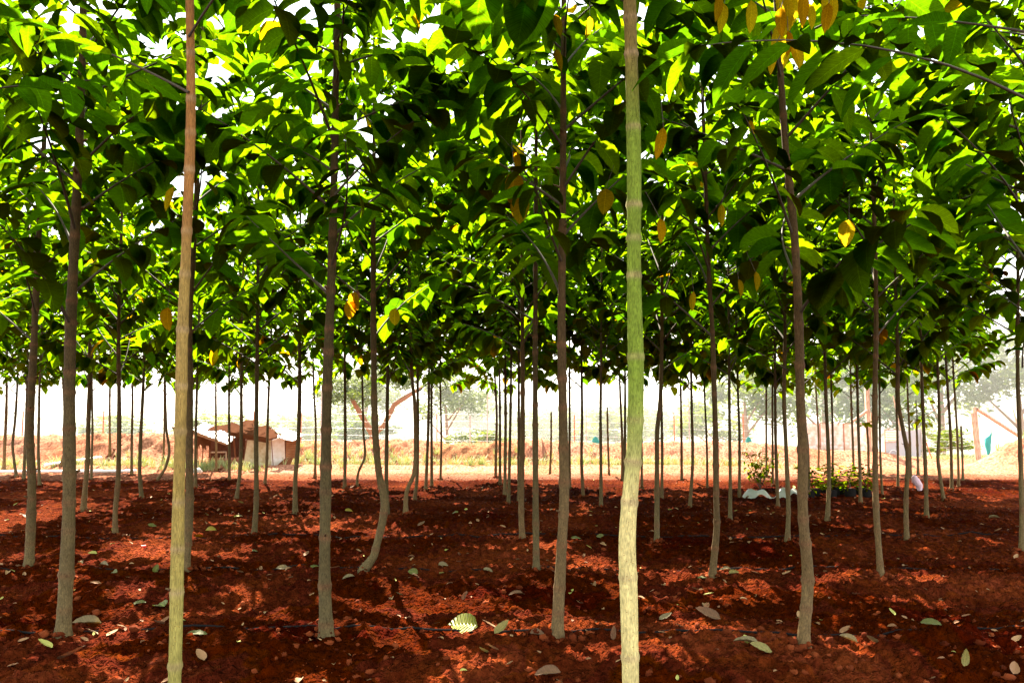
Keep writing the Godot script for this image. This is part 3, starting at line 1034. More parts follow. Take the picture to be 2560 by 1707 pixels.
func far_tree(called: String, label: String, x: float, z: float, wide: float, tall: float, lift: float, crown: ArrayMesh, group: String) -> void:
	var t := thing(called, label, "tree" if lift > .4 else "shrub", Vector3(x, soil_height(x, z) - .05, z), group)
	var s := Shape.new()
	var lean := rng.randf_range(-.2, .2)
	s.tube(PackedVector3Array([Vector3(0, -.1, 0), Vector3(lean * .4, lift * .6 + .2, 0), Vector3(lean, lift + tall * .45, 0)]), PackedFloat32Array([.035 * tall, .026 * tall, .012 * tall]), 7)
	part("trunk", s.mesh(), M.far_bark, t)
	for k in 3:
		var b := Shape.new()
		var a := rng.randf() * TAU
		b.bar(Vector3(lean * .6, lift + tall * .12 * k, 0), Vector3(cos(a) * wide * .3, lift + tall * (.3 + .15 * k), sin(a) * wide * .3), .014 * tall, .005 * tall, 5)
		part("limb", b.mesh(), M.far_bark, t)
	part("crown", crown, M.far_leaves, t, Transform3D(Basis(Vector3.UP, rng.randf() * TAU).scaled_local(Vector3(wide * .5, tall * .5, wide * .5)), Vector3(0, lift, 0)))


func build_far_plants() -> void:
	rng.seed = 404
	var g := [leaf_cloud(34, 90, .07, 1.0, Color(.075, .13, .03), Color(.17, .22, .05), 1), leaf_cloud(26, 110, .06, 1.0, Color(.06, .11, .03), Color(.13, .19, .05), 2), leaf_cloud(22, 110, .075, 1.0, Color(.10, .15, .03), Color(.22, .25, .06), 3), leaf_cloud(46, 90, .05, 1.0, Color(.07, .11, .035), Color(.14, .18, .06), 4)]
	var left := "hazy shrubs beyond the left fence"
	var mid := "hazy trees beyond the middle of the bank"
	var right := "large trees beyond the right fence"
	far_tree("shrub", "low hazy shrub at the far left edge behind the wire fence", -21, -44, 5, 2.6, .1, g[0], left)
	far_tree("shrub", "broad hazy shrub behind the fence left of the stout left-edge trunk", -18.6, -52, 6, 3.2, .1, g[1], left)
	far_tree("shrub", "rounded pale shrub seen between the stout left-edge trunk and its thin neighbour", -14.6, -40, 4.4, 2.3, .1, g[2], left)
	far_tree("shrub", "darker grey-green shrub beyond the fence over the white pipe", -17.5, -62, 7, 3.6, .1, g[1], left)
	far_tree("shrub", "pale yellow-green shrub behind the S-shaped sapling", -12.6, -46, 5, 2.4, .1, g[2], left)
	far_tree("shrub", "wide hazy shrub directly behind the shack's left roof", -12.6, -58, 7, 3.4, .1, g[0], left)
	far_tree("shrub", "grey-green shrub rising behind the shack's ridge", -10.2, -50, 5, 3.0, .1, g[3], left)
	far_tree("shrub", "dim shrub right of the shack behind two thin posts", -7.8, -44, 5, 2.4, .1, g[1], left)
	far_tree("feathery_tree", "feathery hazy tree between the stout brown trunk and the forked brown tree", -8.6, -48, 5.5, 4.6, 1.2, g[3], mid)
	far_tree("feathery_tree", "feathery grey-green tree behind the close pair and the rough soil bank", -3.0, -40, 4.2, 3.8, .9, g[3], mid)
	far_tree("feathery_tree", "fainter tree behind the feathery tree beside the bright gap", -2.2, -60, 6.5, 4.6, .8, g[0], mid)
	far_tree("shrub", "pale weedy shrub behind the rough soil bank left of the bright gap", -1.7, -37, 3.6, 1.5, .05, g[2], mid)
	far_tree("shrub", "distant shrub in the haze straight behind the twin thin trunks", .6, -66, 9, 4.2, .1, g[0], mid)
	far_tree("shrub", "yellowish shrub behind the bare pole-like sapling", 2.0, -52, 6, 3.0, .1, g[2], mid)
	far_tree("shrub", "hazy shrub behind the upright blue-green sack", 4.2, -60, 8, 3.8, .1, g[1], mid)
	far_tree("shrub", "pale hazy shrub behind the knobbed kink tree", 6.0, -48, 5.6, 3.0, .1, g[2], mid)
	far_tree("shrub", "broad shrub behind the snaggy grey-brown trunk", 9.0, -54, 7, 3.8, .1, g[0], mid)
	far_tree("shrub", "sunlit shrub behind the yellow-green bush and the second blue-green sack", 10.6, -44, 5, 3.4, .1, g[2], mid)
	far_tree("big_tree", "leafy tree above the left end of the white panel fence", 11.6, -41, 5.5, 5.0, .6, g[0], right)
	far_tree("big_tree", "darker tree behind the concrete fence post and the slatted panel", 16.2, -43, 6.5, 5.6, .6, g[1], right)
	far_tree("big_tree", "dark bushy tree behind the wires between sapling and timber posts", 19.0, -41, 6.0, 5.0, .3, g[1], right)
	far_tree("big_tree", "tall grey-green tree rising over the timber post pair", 22.6, -44, 7.5, 7.2, .6, g[3], right)
	far_tree("big_tree", "pale grey-green tree at the right edge behind the soil mound", 26.4, -43, 7.0, 7.0, .6, g[3], right)
	far_tree("big_tree", "paler distant tree between the timber posts and the dark bushy tree", 25.0, -58, 9, 8.0, .8, g[0], right)
	far_tree("shrub", "low bright weeds-like shrub behind the blue-green cloth", 17.6, -34.5, 3.4, 1.5, .05, g[2], right)
	# the forked brown tree
	var f := thing("forked_tree", "tree with a reddish brown trunk forked low in a wide V behind the bank", "tree", Vector3(-6.0, soil_height(-6, -36) - .1, -36), mid)
	var s := Shape.new()
	s.tube(PackedVector3Array([Vector3(-.02, 0, 0), Vector3(0, .7, 0), Vector3(.02, 1.22, 0)]), PackedFloat32Array([.2, .17, .17]), 9)
	part("trunk", s.mesh(), M.far_bark, f)
	var l1 := Shape.new()
	l1.tube(PackedVector3Array([Vector3(0, 1.15, 0), Vector3(-.48, 1.95, 0), Vector3(-.85, 2.6, .1), Vector3(-1.2, 3.5, .2)]), PackedFloat32Array([.15, .12, .1, .05]), 8)
	part("limb", l1.mesh(), M.far_bark, f)
	var l2 := Shape.new()
	l2.tube(PackedVector3Array([Vector3(0, 1.15, 0), Vector3(.46, 1.55, 0), Vector3(.9, 2.45, 0), Vector3(1.5, 2.83, .1), Vector3(2.1, 3.2, .1)]), PackedFloat32Array([.14, .11, .11, .1, .05]), 8)
	part("limb", l2.mesh(), M.far_bark, f)
	part("crown", g[3], M.far_leaves, f, Transform3D(Basis.IDENTITY.scaled(Vector3(1.7, 1.2, 1.5)), Vector3(-1.0, 1.6, .3)))
	part("crown", g[3], M.far_leaves, f, Transform3D(Basis(Vector3.UP, 2.0).scaled_local(Vector3(1.6, 1.3, 1.5)), Vector3(.6, 2.2, -.3)))
	# far wood as one mass
	var places: Array = []
	var wood := leaf_cloud(30, 60, .09, 1.0, Color(.06, .10, .03), Color(.13, .17, .05), 8)
	for k in 130:
		var x := lerpf(-120, 120, (k + rng.randf()) / 130.0)
		var z := rng.randf_range(-95, -150)
		var w := rng.randf_range(3.0, 6.0)
		places.append(Transform3D(Basis(Vector3.UP, rng.randf() * TAU).scaled_local(Vector3(w, rng.randf_range(1.8, 3.2), w)), Vector3(x, soil_height(x, z) - .2, z)))
	tag(many("far_wood", wood, M.far_leaves, self, places, []), "hazy belt of far scrub and trees under the horizon", "trees")
	# grass
	var blade := Shape.new()
	for k in 7:
		var a := k * 2.4
		var out := Vector3(cos(a), 0, sin(a))
		var side := Vector3(-sin(a), 0, cos(a)) * .012
		var p := out * .03
		blade.quad(p - side, p + side, p + out * .06 + Vector3.UP * .16 + side * .6, p + out * .06 + Vector3.UP * .16 - side * .6)
		blade.quad(p + out * .06 + Vector3.UP * .16 - side * .6, p + out * .06 + Vector3.UP * .16 + side * .6, p + out * .16 + Vector3.UP * .25 + side * .1, p + out * .16 + Vector3.UP * .25 - side * .1)
	var bm := blade.mesh()
	var gp: Array = []
	var gc: Array = []
	var beds := [[-16.0, -25.9, 2.6, .8, 200], [-13.2, -26.6, 2.0, .7, 150], [-11.2, -26.2, 1.6, .6, 150], [-9.2, -25.5, 1.3, .35, 300], [-5.2, -26.9, 1.3, .7, 200], [-3.4, -26.9, 1.0, .5, 150], [-6.6, -27.2, .7, .6, 150], [-.6, -26.4, 1.8, .3, 170], [2.2, -26.8, 2.2, .5, 220], [4.6, -26.7, 1.6, .4, 150], [7.2, -26.6, 2.6, .4, 150], [0, -33.5, 16, 1.2, 500], [14.5, -32.5, 5, 1.4, 600], [16.4, -26.0, .8, .5, 90]]
	for b in beds:
		for k in int(b[4] * (.4 if b[1] > -30.0 else 1.0)):
			var x: float = b[0] + rng.randfn() * b[2] * .6
			var z: float = b[1] + rng.randfn() * b[3] * .6
			var sc := rng.randf_range(.5, 1.3)
			gp.append(Transform3D(Basis(Vector3.UP, rng.randf() * TAU).scaled_local(Vector3(1, rng.randf_range(.6, 1.2), 1) * sc), Vector3(x, soil_height(x, z) - .01, z)))
			gc.append(Color(.26, .33, .12).lerp(Color(.44, .46, .24), rng.randf()))
	tag(many("grass", bm, M.grass, self, gp, gc), "pale grass tufts along the foot of the soil bank", "grass")


# ---------------------------------------------------------------- fences
func wire(parent: Node3D, pts: Array, r: float) -> void:
	var s := Shape.new()
	var p := PackedVector3Array()
	var q := PackedFloat32Array()
	for k in pts.size() - 1:
		for w in 6:
			var t := w / 6.0
			p.append(pts[k].lerp(pts[k + 1], t) + Vector3.DOWN * .05 * sin(PI * t))
			q.append(r)
	p.append(pts[pts.size() - 1])
	q.append(r)
	s.tube(p, q, 5)
	part("wire", s.mesh(), M.wire, parent)


func post_mesh(h: float, r: float) -> ArrayMesh:
	var s := Shape.new()
	s.tube(PackedVector3Array([Vector3.ZERO, Vector3(0, h * .5, 0), Vector3(0, h - .02, 0), Vector3(0, h, 0)]), PackedFloat32Array([r, r * .95, r * .9, r * .5]), 8)
	return s.mesh()


func build_fences() -> void:
	var f := thing("wire_fence", "long wire fence with thin posts running behind the soil bank", "fence", Vector3(0, 0, -31))
	var low := post_mesh(1.5, .028)
	var high := post_mesh(2.5, .022)
	var xs := [-21.0, -18.2, -15.2, -12.4, -9.6, -7.85, -7.1, -5.03, -2.79, -1.56, -.92, 2.32, 2.76, 4.4, 6.03, 6.59, 8.6, 10.2]
	for k in xs.size():
		var x: float = xs[k]
		var tall := k in [6, 10, 12, 15]
		part("post", high if tall else low, M.post_grey if k % 3 == 0 or tall else M.post_rust, f, Transform3D(Basis.IDENTITY, Vector3(x, soil_height(x, -31) - .15, 0)))
	for h in [1.83, 1.56, 1.30, 1.04, .84]:
		var pts: Array = []
		for x in [-24.0, -18.2, -12.4, -7.1, -1.56, 2.76, 6.59, 10.2]:
			pts.append(Vector3(x, h - .015 * (x + 15.0) * .35, .03))
		wire(f, pts, .0042)
	var g := thing("wire_fence", "wire fence strung between the concrete post and the timber post pair", "fence", Vector3(14, 0, -31))
	for h in [[1.49, 1.44], [1.11, 1.09], [.91, .89], [.75, .85], [.51, .65], [.33, .44]]:
		wire(g, [Vector3(-1.6, h[0] + .03, 1.6), Vector3(1.4, h[0], 0), Vector3(2.9, h[1], .6)], .0042)
	var brace := Shape.new()
	brace.bar(Vector3(.4, .3, .9), Vector3(.95, .72, .9), .025, .025)
	part("brace", brace.mesh(), M.post_rust, g)
	var br2 := Shape.new()
	br2.bar(Vector3(.92, .72, .92), Vector3(1.12, .05, .92), .025, .025)
	part("brace", br2.mesh(), M.post_rust, g)
	# white panel fence
	var w := thing("panel_fence", "white sheet panel fence with thin reddish frame lines", "fence", Vector3(11.7, .44, -30))
	for k in 3:
		var x0: float = [-1.2, -.62, .23][k]
		var x1: float = [-.63, .22, 1.16][k]
		var s := Shape.new()
		s.box(Vector3((x0 + x1) * .5, .48, 0), Vector3(x1 - x0 - .02, .93, .02))
		for q in 7:
			s.box(Vector3((x0 + x1) * .5, .09 + q * .13, .014), Vector3(x1 - x0 - .04, .03, .012))
		part("panel", s.mesh(), M.white_sheet, w)
	for x in [-1.22, -.625, .225, 1.17]:
		var s := Shape.new()
		s.box(Vector3(x, .45, .01), Vector3(.025, 1.02, .05))
		part("upright", s.mesh(), M.post_rust, w)
	for y in [-.01, .965]:
		var s := Shape.new()
		s.box(Vector3(-.02, y, .012), Vector3(2.42, .02, .045))
		part("rail", s.mesh(), M.post_rust, w)
	# concrete post with timber brace
	var p := thing("fence_post", "tall pale post with a slanting brace at the right end of the white panels", "post", Vector3(12.39, soil_height(12.39, -29) - .1, -29))
	var a := Shape.new()
	a.box(Vector3(0, 1.15, 0), Vector3(.13, 2.5, .13))
	part("post", a.mesh(), M.timber, p)
	var b := Shape.new()
	b.bar(Vector3(0, 1.55, .05), Vector3(-.62, 1.14, .1), .05, .045)
	part("brace", b.mesh(), M.timber, p)
	var c := Shape.new()
	c.box(Vector3(.15, .7, .03), Vector3(.1, 1.55, .1))
	part("post", c.mesh(), M.timber, p)
	# slatted panel and grey netting
	var sp := thing("slatted_panel", "framed panel with cream slats above grey netting", "panel", Vector3(12.95, .2, -29))
	var fr := Shape.new()
	fr.box(Vector3(0, .5, 0), Vector3(.04, 1.05, .04)); fr.box(Vector3(.46, .5, 0), Vector3(.04, 1.05, .04)); fr.box(Vector3(.23, 1.0, 0), Vector3(.42, .03, .03)); fr.box(Vector3(.23, .58, 0), Vector3(.42, .03, .03))
	part("frame", fr.mesh(), M.timber, sp)
	for k in 4:
		var s := Shape.new()
		s.box(Vector3(.23, .65 + k * .09, 0), Vector3(.41, .06, .018), Basis(Vector3.RIGHT, .3))
		part("slat", s.mesh(), M.slat_paint, sp)
	var net := Shape.new()
	net.slab(Vector3(.02, .02, -.01), Vector3(.44, .02, -.01), Vector3(.44, .56, -.01), Vector3(.02, .56, -.01), .01)
	part("netting", net.mesh(), M.mesh_grey, sp)
	var hoop := Shape.new()
	var hp := PackedVector3Array()
	var hr := PackedFloat32Array()
	for k in 13:
		hp.append(Vector3(.26 + .15 * cos(PI * k / 12.0), .12 + .18 * sin(PI * k / 12.0), .05)); hr.append(.012)
	hoop.tube(hp, hr, 6)
	part("hoop", hoop.mesh(), M.pipe, sp)
	var gn := thing("shade_netting", "grey shade netting stretched between the slatted panel and the wires", "netting", Vector3(13.95, .2, -30))
	var cloth := Shape.new()
	var cols := 16
	for k in cols + 1:
		for q in 6:
			var t := k / float(cols)
			cloth.v.append(Vector3(-.45 + 1.2 * t, q * .2 - .02 * sin(t * PI) * (q - 2), .05 * sin(t * 11.0 + q * .5)))
			cloth.n.append(Vector3(-.3 * cos(t * 11.0), 0, 1).normalized())
			cloth.u.append(Vector2(t, q * .2))
	for k in cols:
		for q in 5:
			var z := k * 6 + q
			for e in [z, z + 1, z + 7, z, z + 7, z + 6]:
				cloth.i.append(e)
	part("cloth", cloth.mesh(), M.mesh_grey, gn)
	for x in [-.45, .75]:
		part("stake", post_mesh(1.15, .02), M.post_grey, gn, Transform3D(Basis.IDENTITY, Vector3(x, -.08, .03)))
	var lp := thing("leaning_pole", "thin pale pole leaning behind the grey shade netting", "pole", Vector3(14.3, .1, -30.3))
	var ls := Shape.new()
	ls.bar(Vector3.ZERO, Vector3(-.4, 2.3, 0), .03, .022)
	part("pole", ls.mesh(), M.timber, lp)
	# timber pair with long brace
	var t := thing("timber_posts", "pair of timber posts with a long brace slanting down to the right", "post", Vector3(16.65, soil_height(16.65, -30) - .15, -30))
	var t1 := Shape.new()
	t1.bar(Vector3(0, 0, .1), Vector3(-.1, 1.85, .1), .075, .07, 10)
	part("post", t1.mesh(), M.timber, t)
	var t2 := Shape.new()
	t2.bar(Vector3(.1, 0, 0), Vector3(.03, 2.05, 0), .085, .075, 10)
	part("post", t2.mesh(), M.timber, t)
	var t3 := Shape.new()
	t3.bar(Vector3(.09, 1.98, .05), Vector3(1.95, .75, .05), .065, .06, 10)
	part("brace", t3.mesh(), M.timber, t)


# ---------------------------------------------------------------- shack, van
func build_shack() -> void:
	var o := Vector3(-8.4, 0.0, -26.3)
	var t := thing("shack", "low patched shack with sagging brown roof, pale wall panel and tin sheets", "shack", o)
	t.scale = Vector3(1, 1.08, 1)
	var P := func(x: float, y: float, z: float) -> Vector3: return Vector3(x + 8.4, y, z)
	var add := func(called: String, mat: String, pts: Array, thick: float) -> void:
		var s := Shape.new()
		s.slab(pts[0], pts[1], pts[2], pts[3], thick)
		part(called, s.mesh(), M[mat], t)
	add.call("wall_panel", "panel_cream", [P.call(-8.44, .08, 0), P.call(-7.55, .04, 0), P.call(-7.6, .84, -.03), P.call(-8.34, .84, -.03)], .03)
	add.call("side_panel", "panel_white", [P.call(-7.54, .03, .02), P.call(-7.2, .24, -.25), P.call(-7.24, .97, -.22), P.call(-7.59, .83, 0)], .025)
	var tin := Shape.new()
	tin.waves(P.call(-7.19, .3, -.3), P.call(-7.19, .87, -.3), P.call(-6.82, .87, -.3), P.call(-6.82, .3, -.3), 9, .012)
	part("tin_wall", tin.mesh(), M.tin_rust, t)
	add.call("ramp_board", "plank", [P.call(-7.42, .06, .05), P.call(-7.0, .06, .05), P.call(-6.93, .31, -.2), P.call(-7.17, .31, -.2)], .03)
	# roofs
	var thatch := Shape.new()
	var nx := 26
	var nz := 8
	var ridge := PackedVector2Array([Vector2(-9.45, 1.24), Vector2(-9.0, 1.28), Vector2(-8.86, 1.37), Vector2(-8.6, 1.27), Vector2(-8.45, 1.43), Vector2(-8.18, 1.43), Vector2(-8.05, 1.25), Vector2(-7.75, 1.27), Vector2(-7.45, 1.1), Vector2(-7.26, 1.0)])
	var eave := PackedVector2Array([Vector2(-9.45, 1.12), Vector2(-9.0, 1.12), Vector2(-8.7, 1.02), Vector2(-8.3, .88), Vector2(-7.7, .84), Vector2(-7.4, .9), Vector2(-7.26, .98)])
	for k in nx + 1:
		var x := lerpf(-9.45, -7.26, k / float(nx))
		for q in nz + 1:
			var e := q / float(nz)
			var y := lerpf(curve_at(eave, x), curve_at(ridge, x), e) + .03 * lumps.get_noise_2d(x * 3.0, e * 3.0) + .05 * sin(PI * e)
			thatch.v.append(P.call(x, y, .45 - .5 * e))
			thatch.n.append(Vector3(.15 * lumps.get_noise_2d(x * 9.0, e * 9.0), .9, .45).normalized())
			thatch.u.append(Vector2(x, e))
	for k in nx:
		for q in nz:
			var z := k * (nz + 1) + q
			for w in [z, z + 1, z + nz + 2, z, z + nz + 2, z + nz + 1]:
				thatch.i.append(w)
	part("roof", thatch.mesh(), M.thatch, t)
	add.call("roof_fringe", "thatch", [P.call(-8.75, .98, .44), P.call(-7.62, .78, .46), P.call(-7.62, .93, .44), P.call(-8.75, 1.08, .42)], .06)
	var lr := Shape.new()
	lr.waves(P.call(-10.0, 1.14, .3), P.call(-8.75, .72, .5), P.call(-8.95, .95, -.8), P.call(-10.05, 1.36, -.9), 10, .014)
	part("tin_roof", lr.mesh(), M.tin_bright, t)
	add.call("roof_edge", "tin_rust", [P.call(-10.0, 1.04, .31), P.call(-8.75, .68, .51), P.call(-8.75, .73, .51), P.call(-10.0, 1.15, .31)], .02)
	var rr := Shape.new()
	rr.waves(P.call(-7.35, .92, .15), P.call(-6.84, .82, .15), P.call(-6.76, .98, -.9), P.call(-7.6, 1.22, -.9), 8, .014)
	part("tin_roof", rr.mesh(), M.tin_bright, t)
	add.call("roof_patch", "panel_cream", [P.call(-7.46, 1.12, .1), P.call(-7.22, .95, .2), P.call(-7.24, 1.0, -.1), P.call(-7.4, 1.16, -.15)], .012)
	# dark back and posts
	add.call("back_wall", "dark_board", [P.call(-9.9, .05, -1.0), P.call(-7.3, .05, -1.0), P.call(-7.3, 1.0, -1.0), P.call(-9.9, 1.1, -1.0)], .03)
	add.call("end_wall", "dark_board", [P.call(-8.48, .05, -.05), P.call(-8.46, .05, -1.0), P.call(-8.46, .9, -1.0), P.call(-8.42, .85, -.05)], .03)
	for q in [[-8.75, 1.0, -8.62, .1, .028], [-9.87, 1.05, -9.82, .1, .02], [-9.66, 1.0, -9.7, .1, .018], [-9.5, .95, -9.42, .1, .02], [-7.55, .9, -7.46, .04, .014]]:
		var s := Shape.new()
		s.bar(P.call(q[2], q[3], .12), P.call(q[0], q[1], .12), q[4], q[4] * .9)
		part("pole", s.mesh(), M.plank, t)
	var fr := Shape.new()
	fr.bar(P.call(-9.48, .49, .1), P.call(-8.95, .5, .1), .022, .022)
	fr.bar(P.call(-8.96, .5, .1), P.call(-8.94, .14, .1), .022, .022)
	part("table_frame", fr.mesh(), M.timber, t)
	for k in 9:
		var s := Shape.new()
		var x := -9.88 + k * .05
		s.slab(P.call(x, .75 - rng.randf() * .2, .14), P.call(x + .05, .72 - rng.randf() * .2, .14), P.call(x + .05, .98, .14), P.call(x, 1.0, .14), .012)
		part("hanging_straw", s.mesh(), M.thatch, t)
	var tb := thing("plastic_bag", "crumpled white plastic bag on the soil left of the shack", "bag", Vector3(-8.9, soil_height(-8.9, -23.7), -23.7))
	part("bag", lump(.13, .1, .12, 61), M.sack, tb)
	var wp := thing("white_pipe", "long white pipe lying on the ground at the far left", "pipe", Vector3(-13.2, soil_height(-13.2, -24.8) + .04, -24.8))
	var ps := Shape.new()
	ps.bar(Vector3(-3.4, 0, 0), Vector3(2.0, .02, -.15), .045, .045, 10)
	part("pipe", ps.mesh(), M.pipe, wp)
	var wp2 := thing("white_pipe", "second white pipe slanting back behind the first at the far left", "pipe", Vector3(-13.9, soil_height(-13.9, -26.2) + .05, -26.2))
	var ps2 := Shape.new()
	ps2.bar(Vector3(-.3, 0, .8), Vector3(.6, .16, -.9), .045, .045, 10)
	part("pipe", ps2.mesh(), M.pipe, wp2)


func build_van() -> void:
	var y := soil_height(-9.7, -70)
	var t := thing("van", "pale van with dark windows parked in the haze behind the bank", "van", Vector3(-9.75, y, -70))
	var top := .5 - y
	var s := Shape.new()
	s.hexa([Vector3(-1.5, .3, .75), Vector3(1.5, .3, .75), Vector3(1.5, .3, -.75), Vector3(-1.5, .3, -.75), Vector3(-1.42, 1.15, .75), Vector3(1.5, 1.15, .75), Vector3(1.5, 1.15, -.75), Vector3(-1.42, 1.15, -.75)])
	part("body", s.mesh(), M.van_white, t)
	var c := Shape.new()
	c.hexa([Vector3(-1.4, 1.15, .73), Vector3(1.48, 1.15, .73), Vector3(1.48, 1.15, -.73), Vector3(-1.4, 1.15, -.73), Vector3(-1.15, top - .12, .68), Vector3(1.42, top - .12, .68), Vector3(1.42, top - .12, -.68), Vector3(-1.15, top - .12, -.68)])
	part("cabin", c.mesh(), M.van_paint, t)
	var r := Shape.new()
	r.hexa([Vector3(-1.2, top - .12, .7), Vector3(1.46, top - .12, .7), Vector3(1.46, top - .12, -.7), Vector3(-1.2, top - .12, -.7), Vector3(-1.05, top + .02, .6), Vector3(1.38, top + .02, .6), Vector3(1.38, top + .02, -.6), Vector3(-1.05, top + .02, -.6)])
	part("roof", r.mesh(), M.van_paint, t)
	for w in [[-1.2, -.75], [-.35, .5], [.7, 1.38]]:
		var q := Shape.new()
		q.box(Vector3((w[0] + w[1]) * .5, 1.42, .715), Vector3(w[1] - w[0], .42, .03))
		part("window", q.mesh(), M.van_glass, t)
	for x in [-.95, .95]:
		var q := CylinderMesh.new()
		q.top_radius = .3
		q.bottom_radius = .3
		q.height = .2
		q.radial_segments = 20
		part("wheel", q, M.tyre, t, Transform3D(Basis(Vector3.RIGHT, PI / 2), Vector3(x, .3, .7)))


func lump(a: float, b: float, c: float, seed_: int, rings := 8, sides := 12, rough := .35) -> ArrayMesh:
	var f := FastNoiseLite.new()
	f.seed = seed_
	f.frequency = 1.1
	var s := Shape.new()
	for k in rings + 1:
		var e := PI * k / rings
		for q in sides + 1:
			var u := TAU * (q % sides) / sides
			var d := Vector3(sin(e) * cos(u), cos(e), sin(e) * sin(u))
			s.v.append(Vector3(d.x * a, d.y * b + b * .75, d.z * c) * (1.0 + rough * f.get_noise_3dv(d * 1.6)))
			s.n.append(d)
			s.u.append(Vector2(u, e))
	for k in rings:
		for q in sides:
			var p := k * (sides + 1) + q
			for w in [p, p + sides + 2, p + 1, p, p + sides + 1, p + sides + 2]:
				s.i.append(w)
	return s.mesh()


func build_right_side() -> void:
	var names := [["upright blue-green sack standing on the soil bank right of the straight thin tree", 2.93, -29.3, .17, .34], ["smaller blue-green sack on the bank left of the yellow-green bush", 8.3, -29.3, .12, .22]]
	for k in 2:
		var q: Array = names[k]
		var t := thing("sack", q[0], "sack", Vector3(q[1], soil_height(q[1], q[2]) - .04, q[2]))
		var s := Shape.new()
		s.tube(PackedVector3Array([Vector3.ZERO, Vector3(.01, q[4] * .4, 0), Vector3(0, q[4] * .8, .01), Vector3(.02, q[4], 0)]), PackedFloat32Array([q[3], q[3] * .92, q[3] * .62, q[3] * .3]), 12)
		part("sack", s.mesh(), M.teal, t)
	var c := thing("hanging_cloth", "blue-green cloth bundle hanging on a stick left of the soil mound", "cloth", Vector3(16.5, soil_height(16.5, -29), -29))
	var st := Shape.new()
	st.bar(Vector3(.05, 0, -.03), Vector3(.2, 1.12, -.03), .016, .012)
	part("stick", st.mesh(), M.timber, c)
	var cs := Shape.new()
	cs.tube(PackedVector3Array([Vector3(.0, .18, 0), Vector3(.02, .34, .02), Vector3(.0, .56, .02), Vector3(.02, .72, 0), Vector3(.12, .86, 0), Vector3(.17, .98, 0)]), PackedFloat32Array([.02, .07, .10, .12, .045, .015]), 10)
	part("cloth", cs.mesh(), M.teal, c)


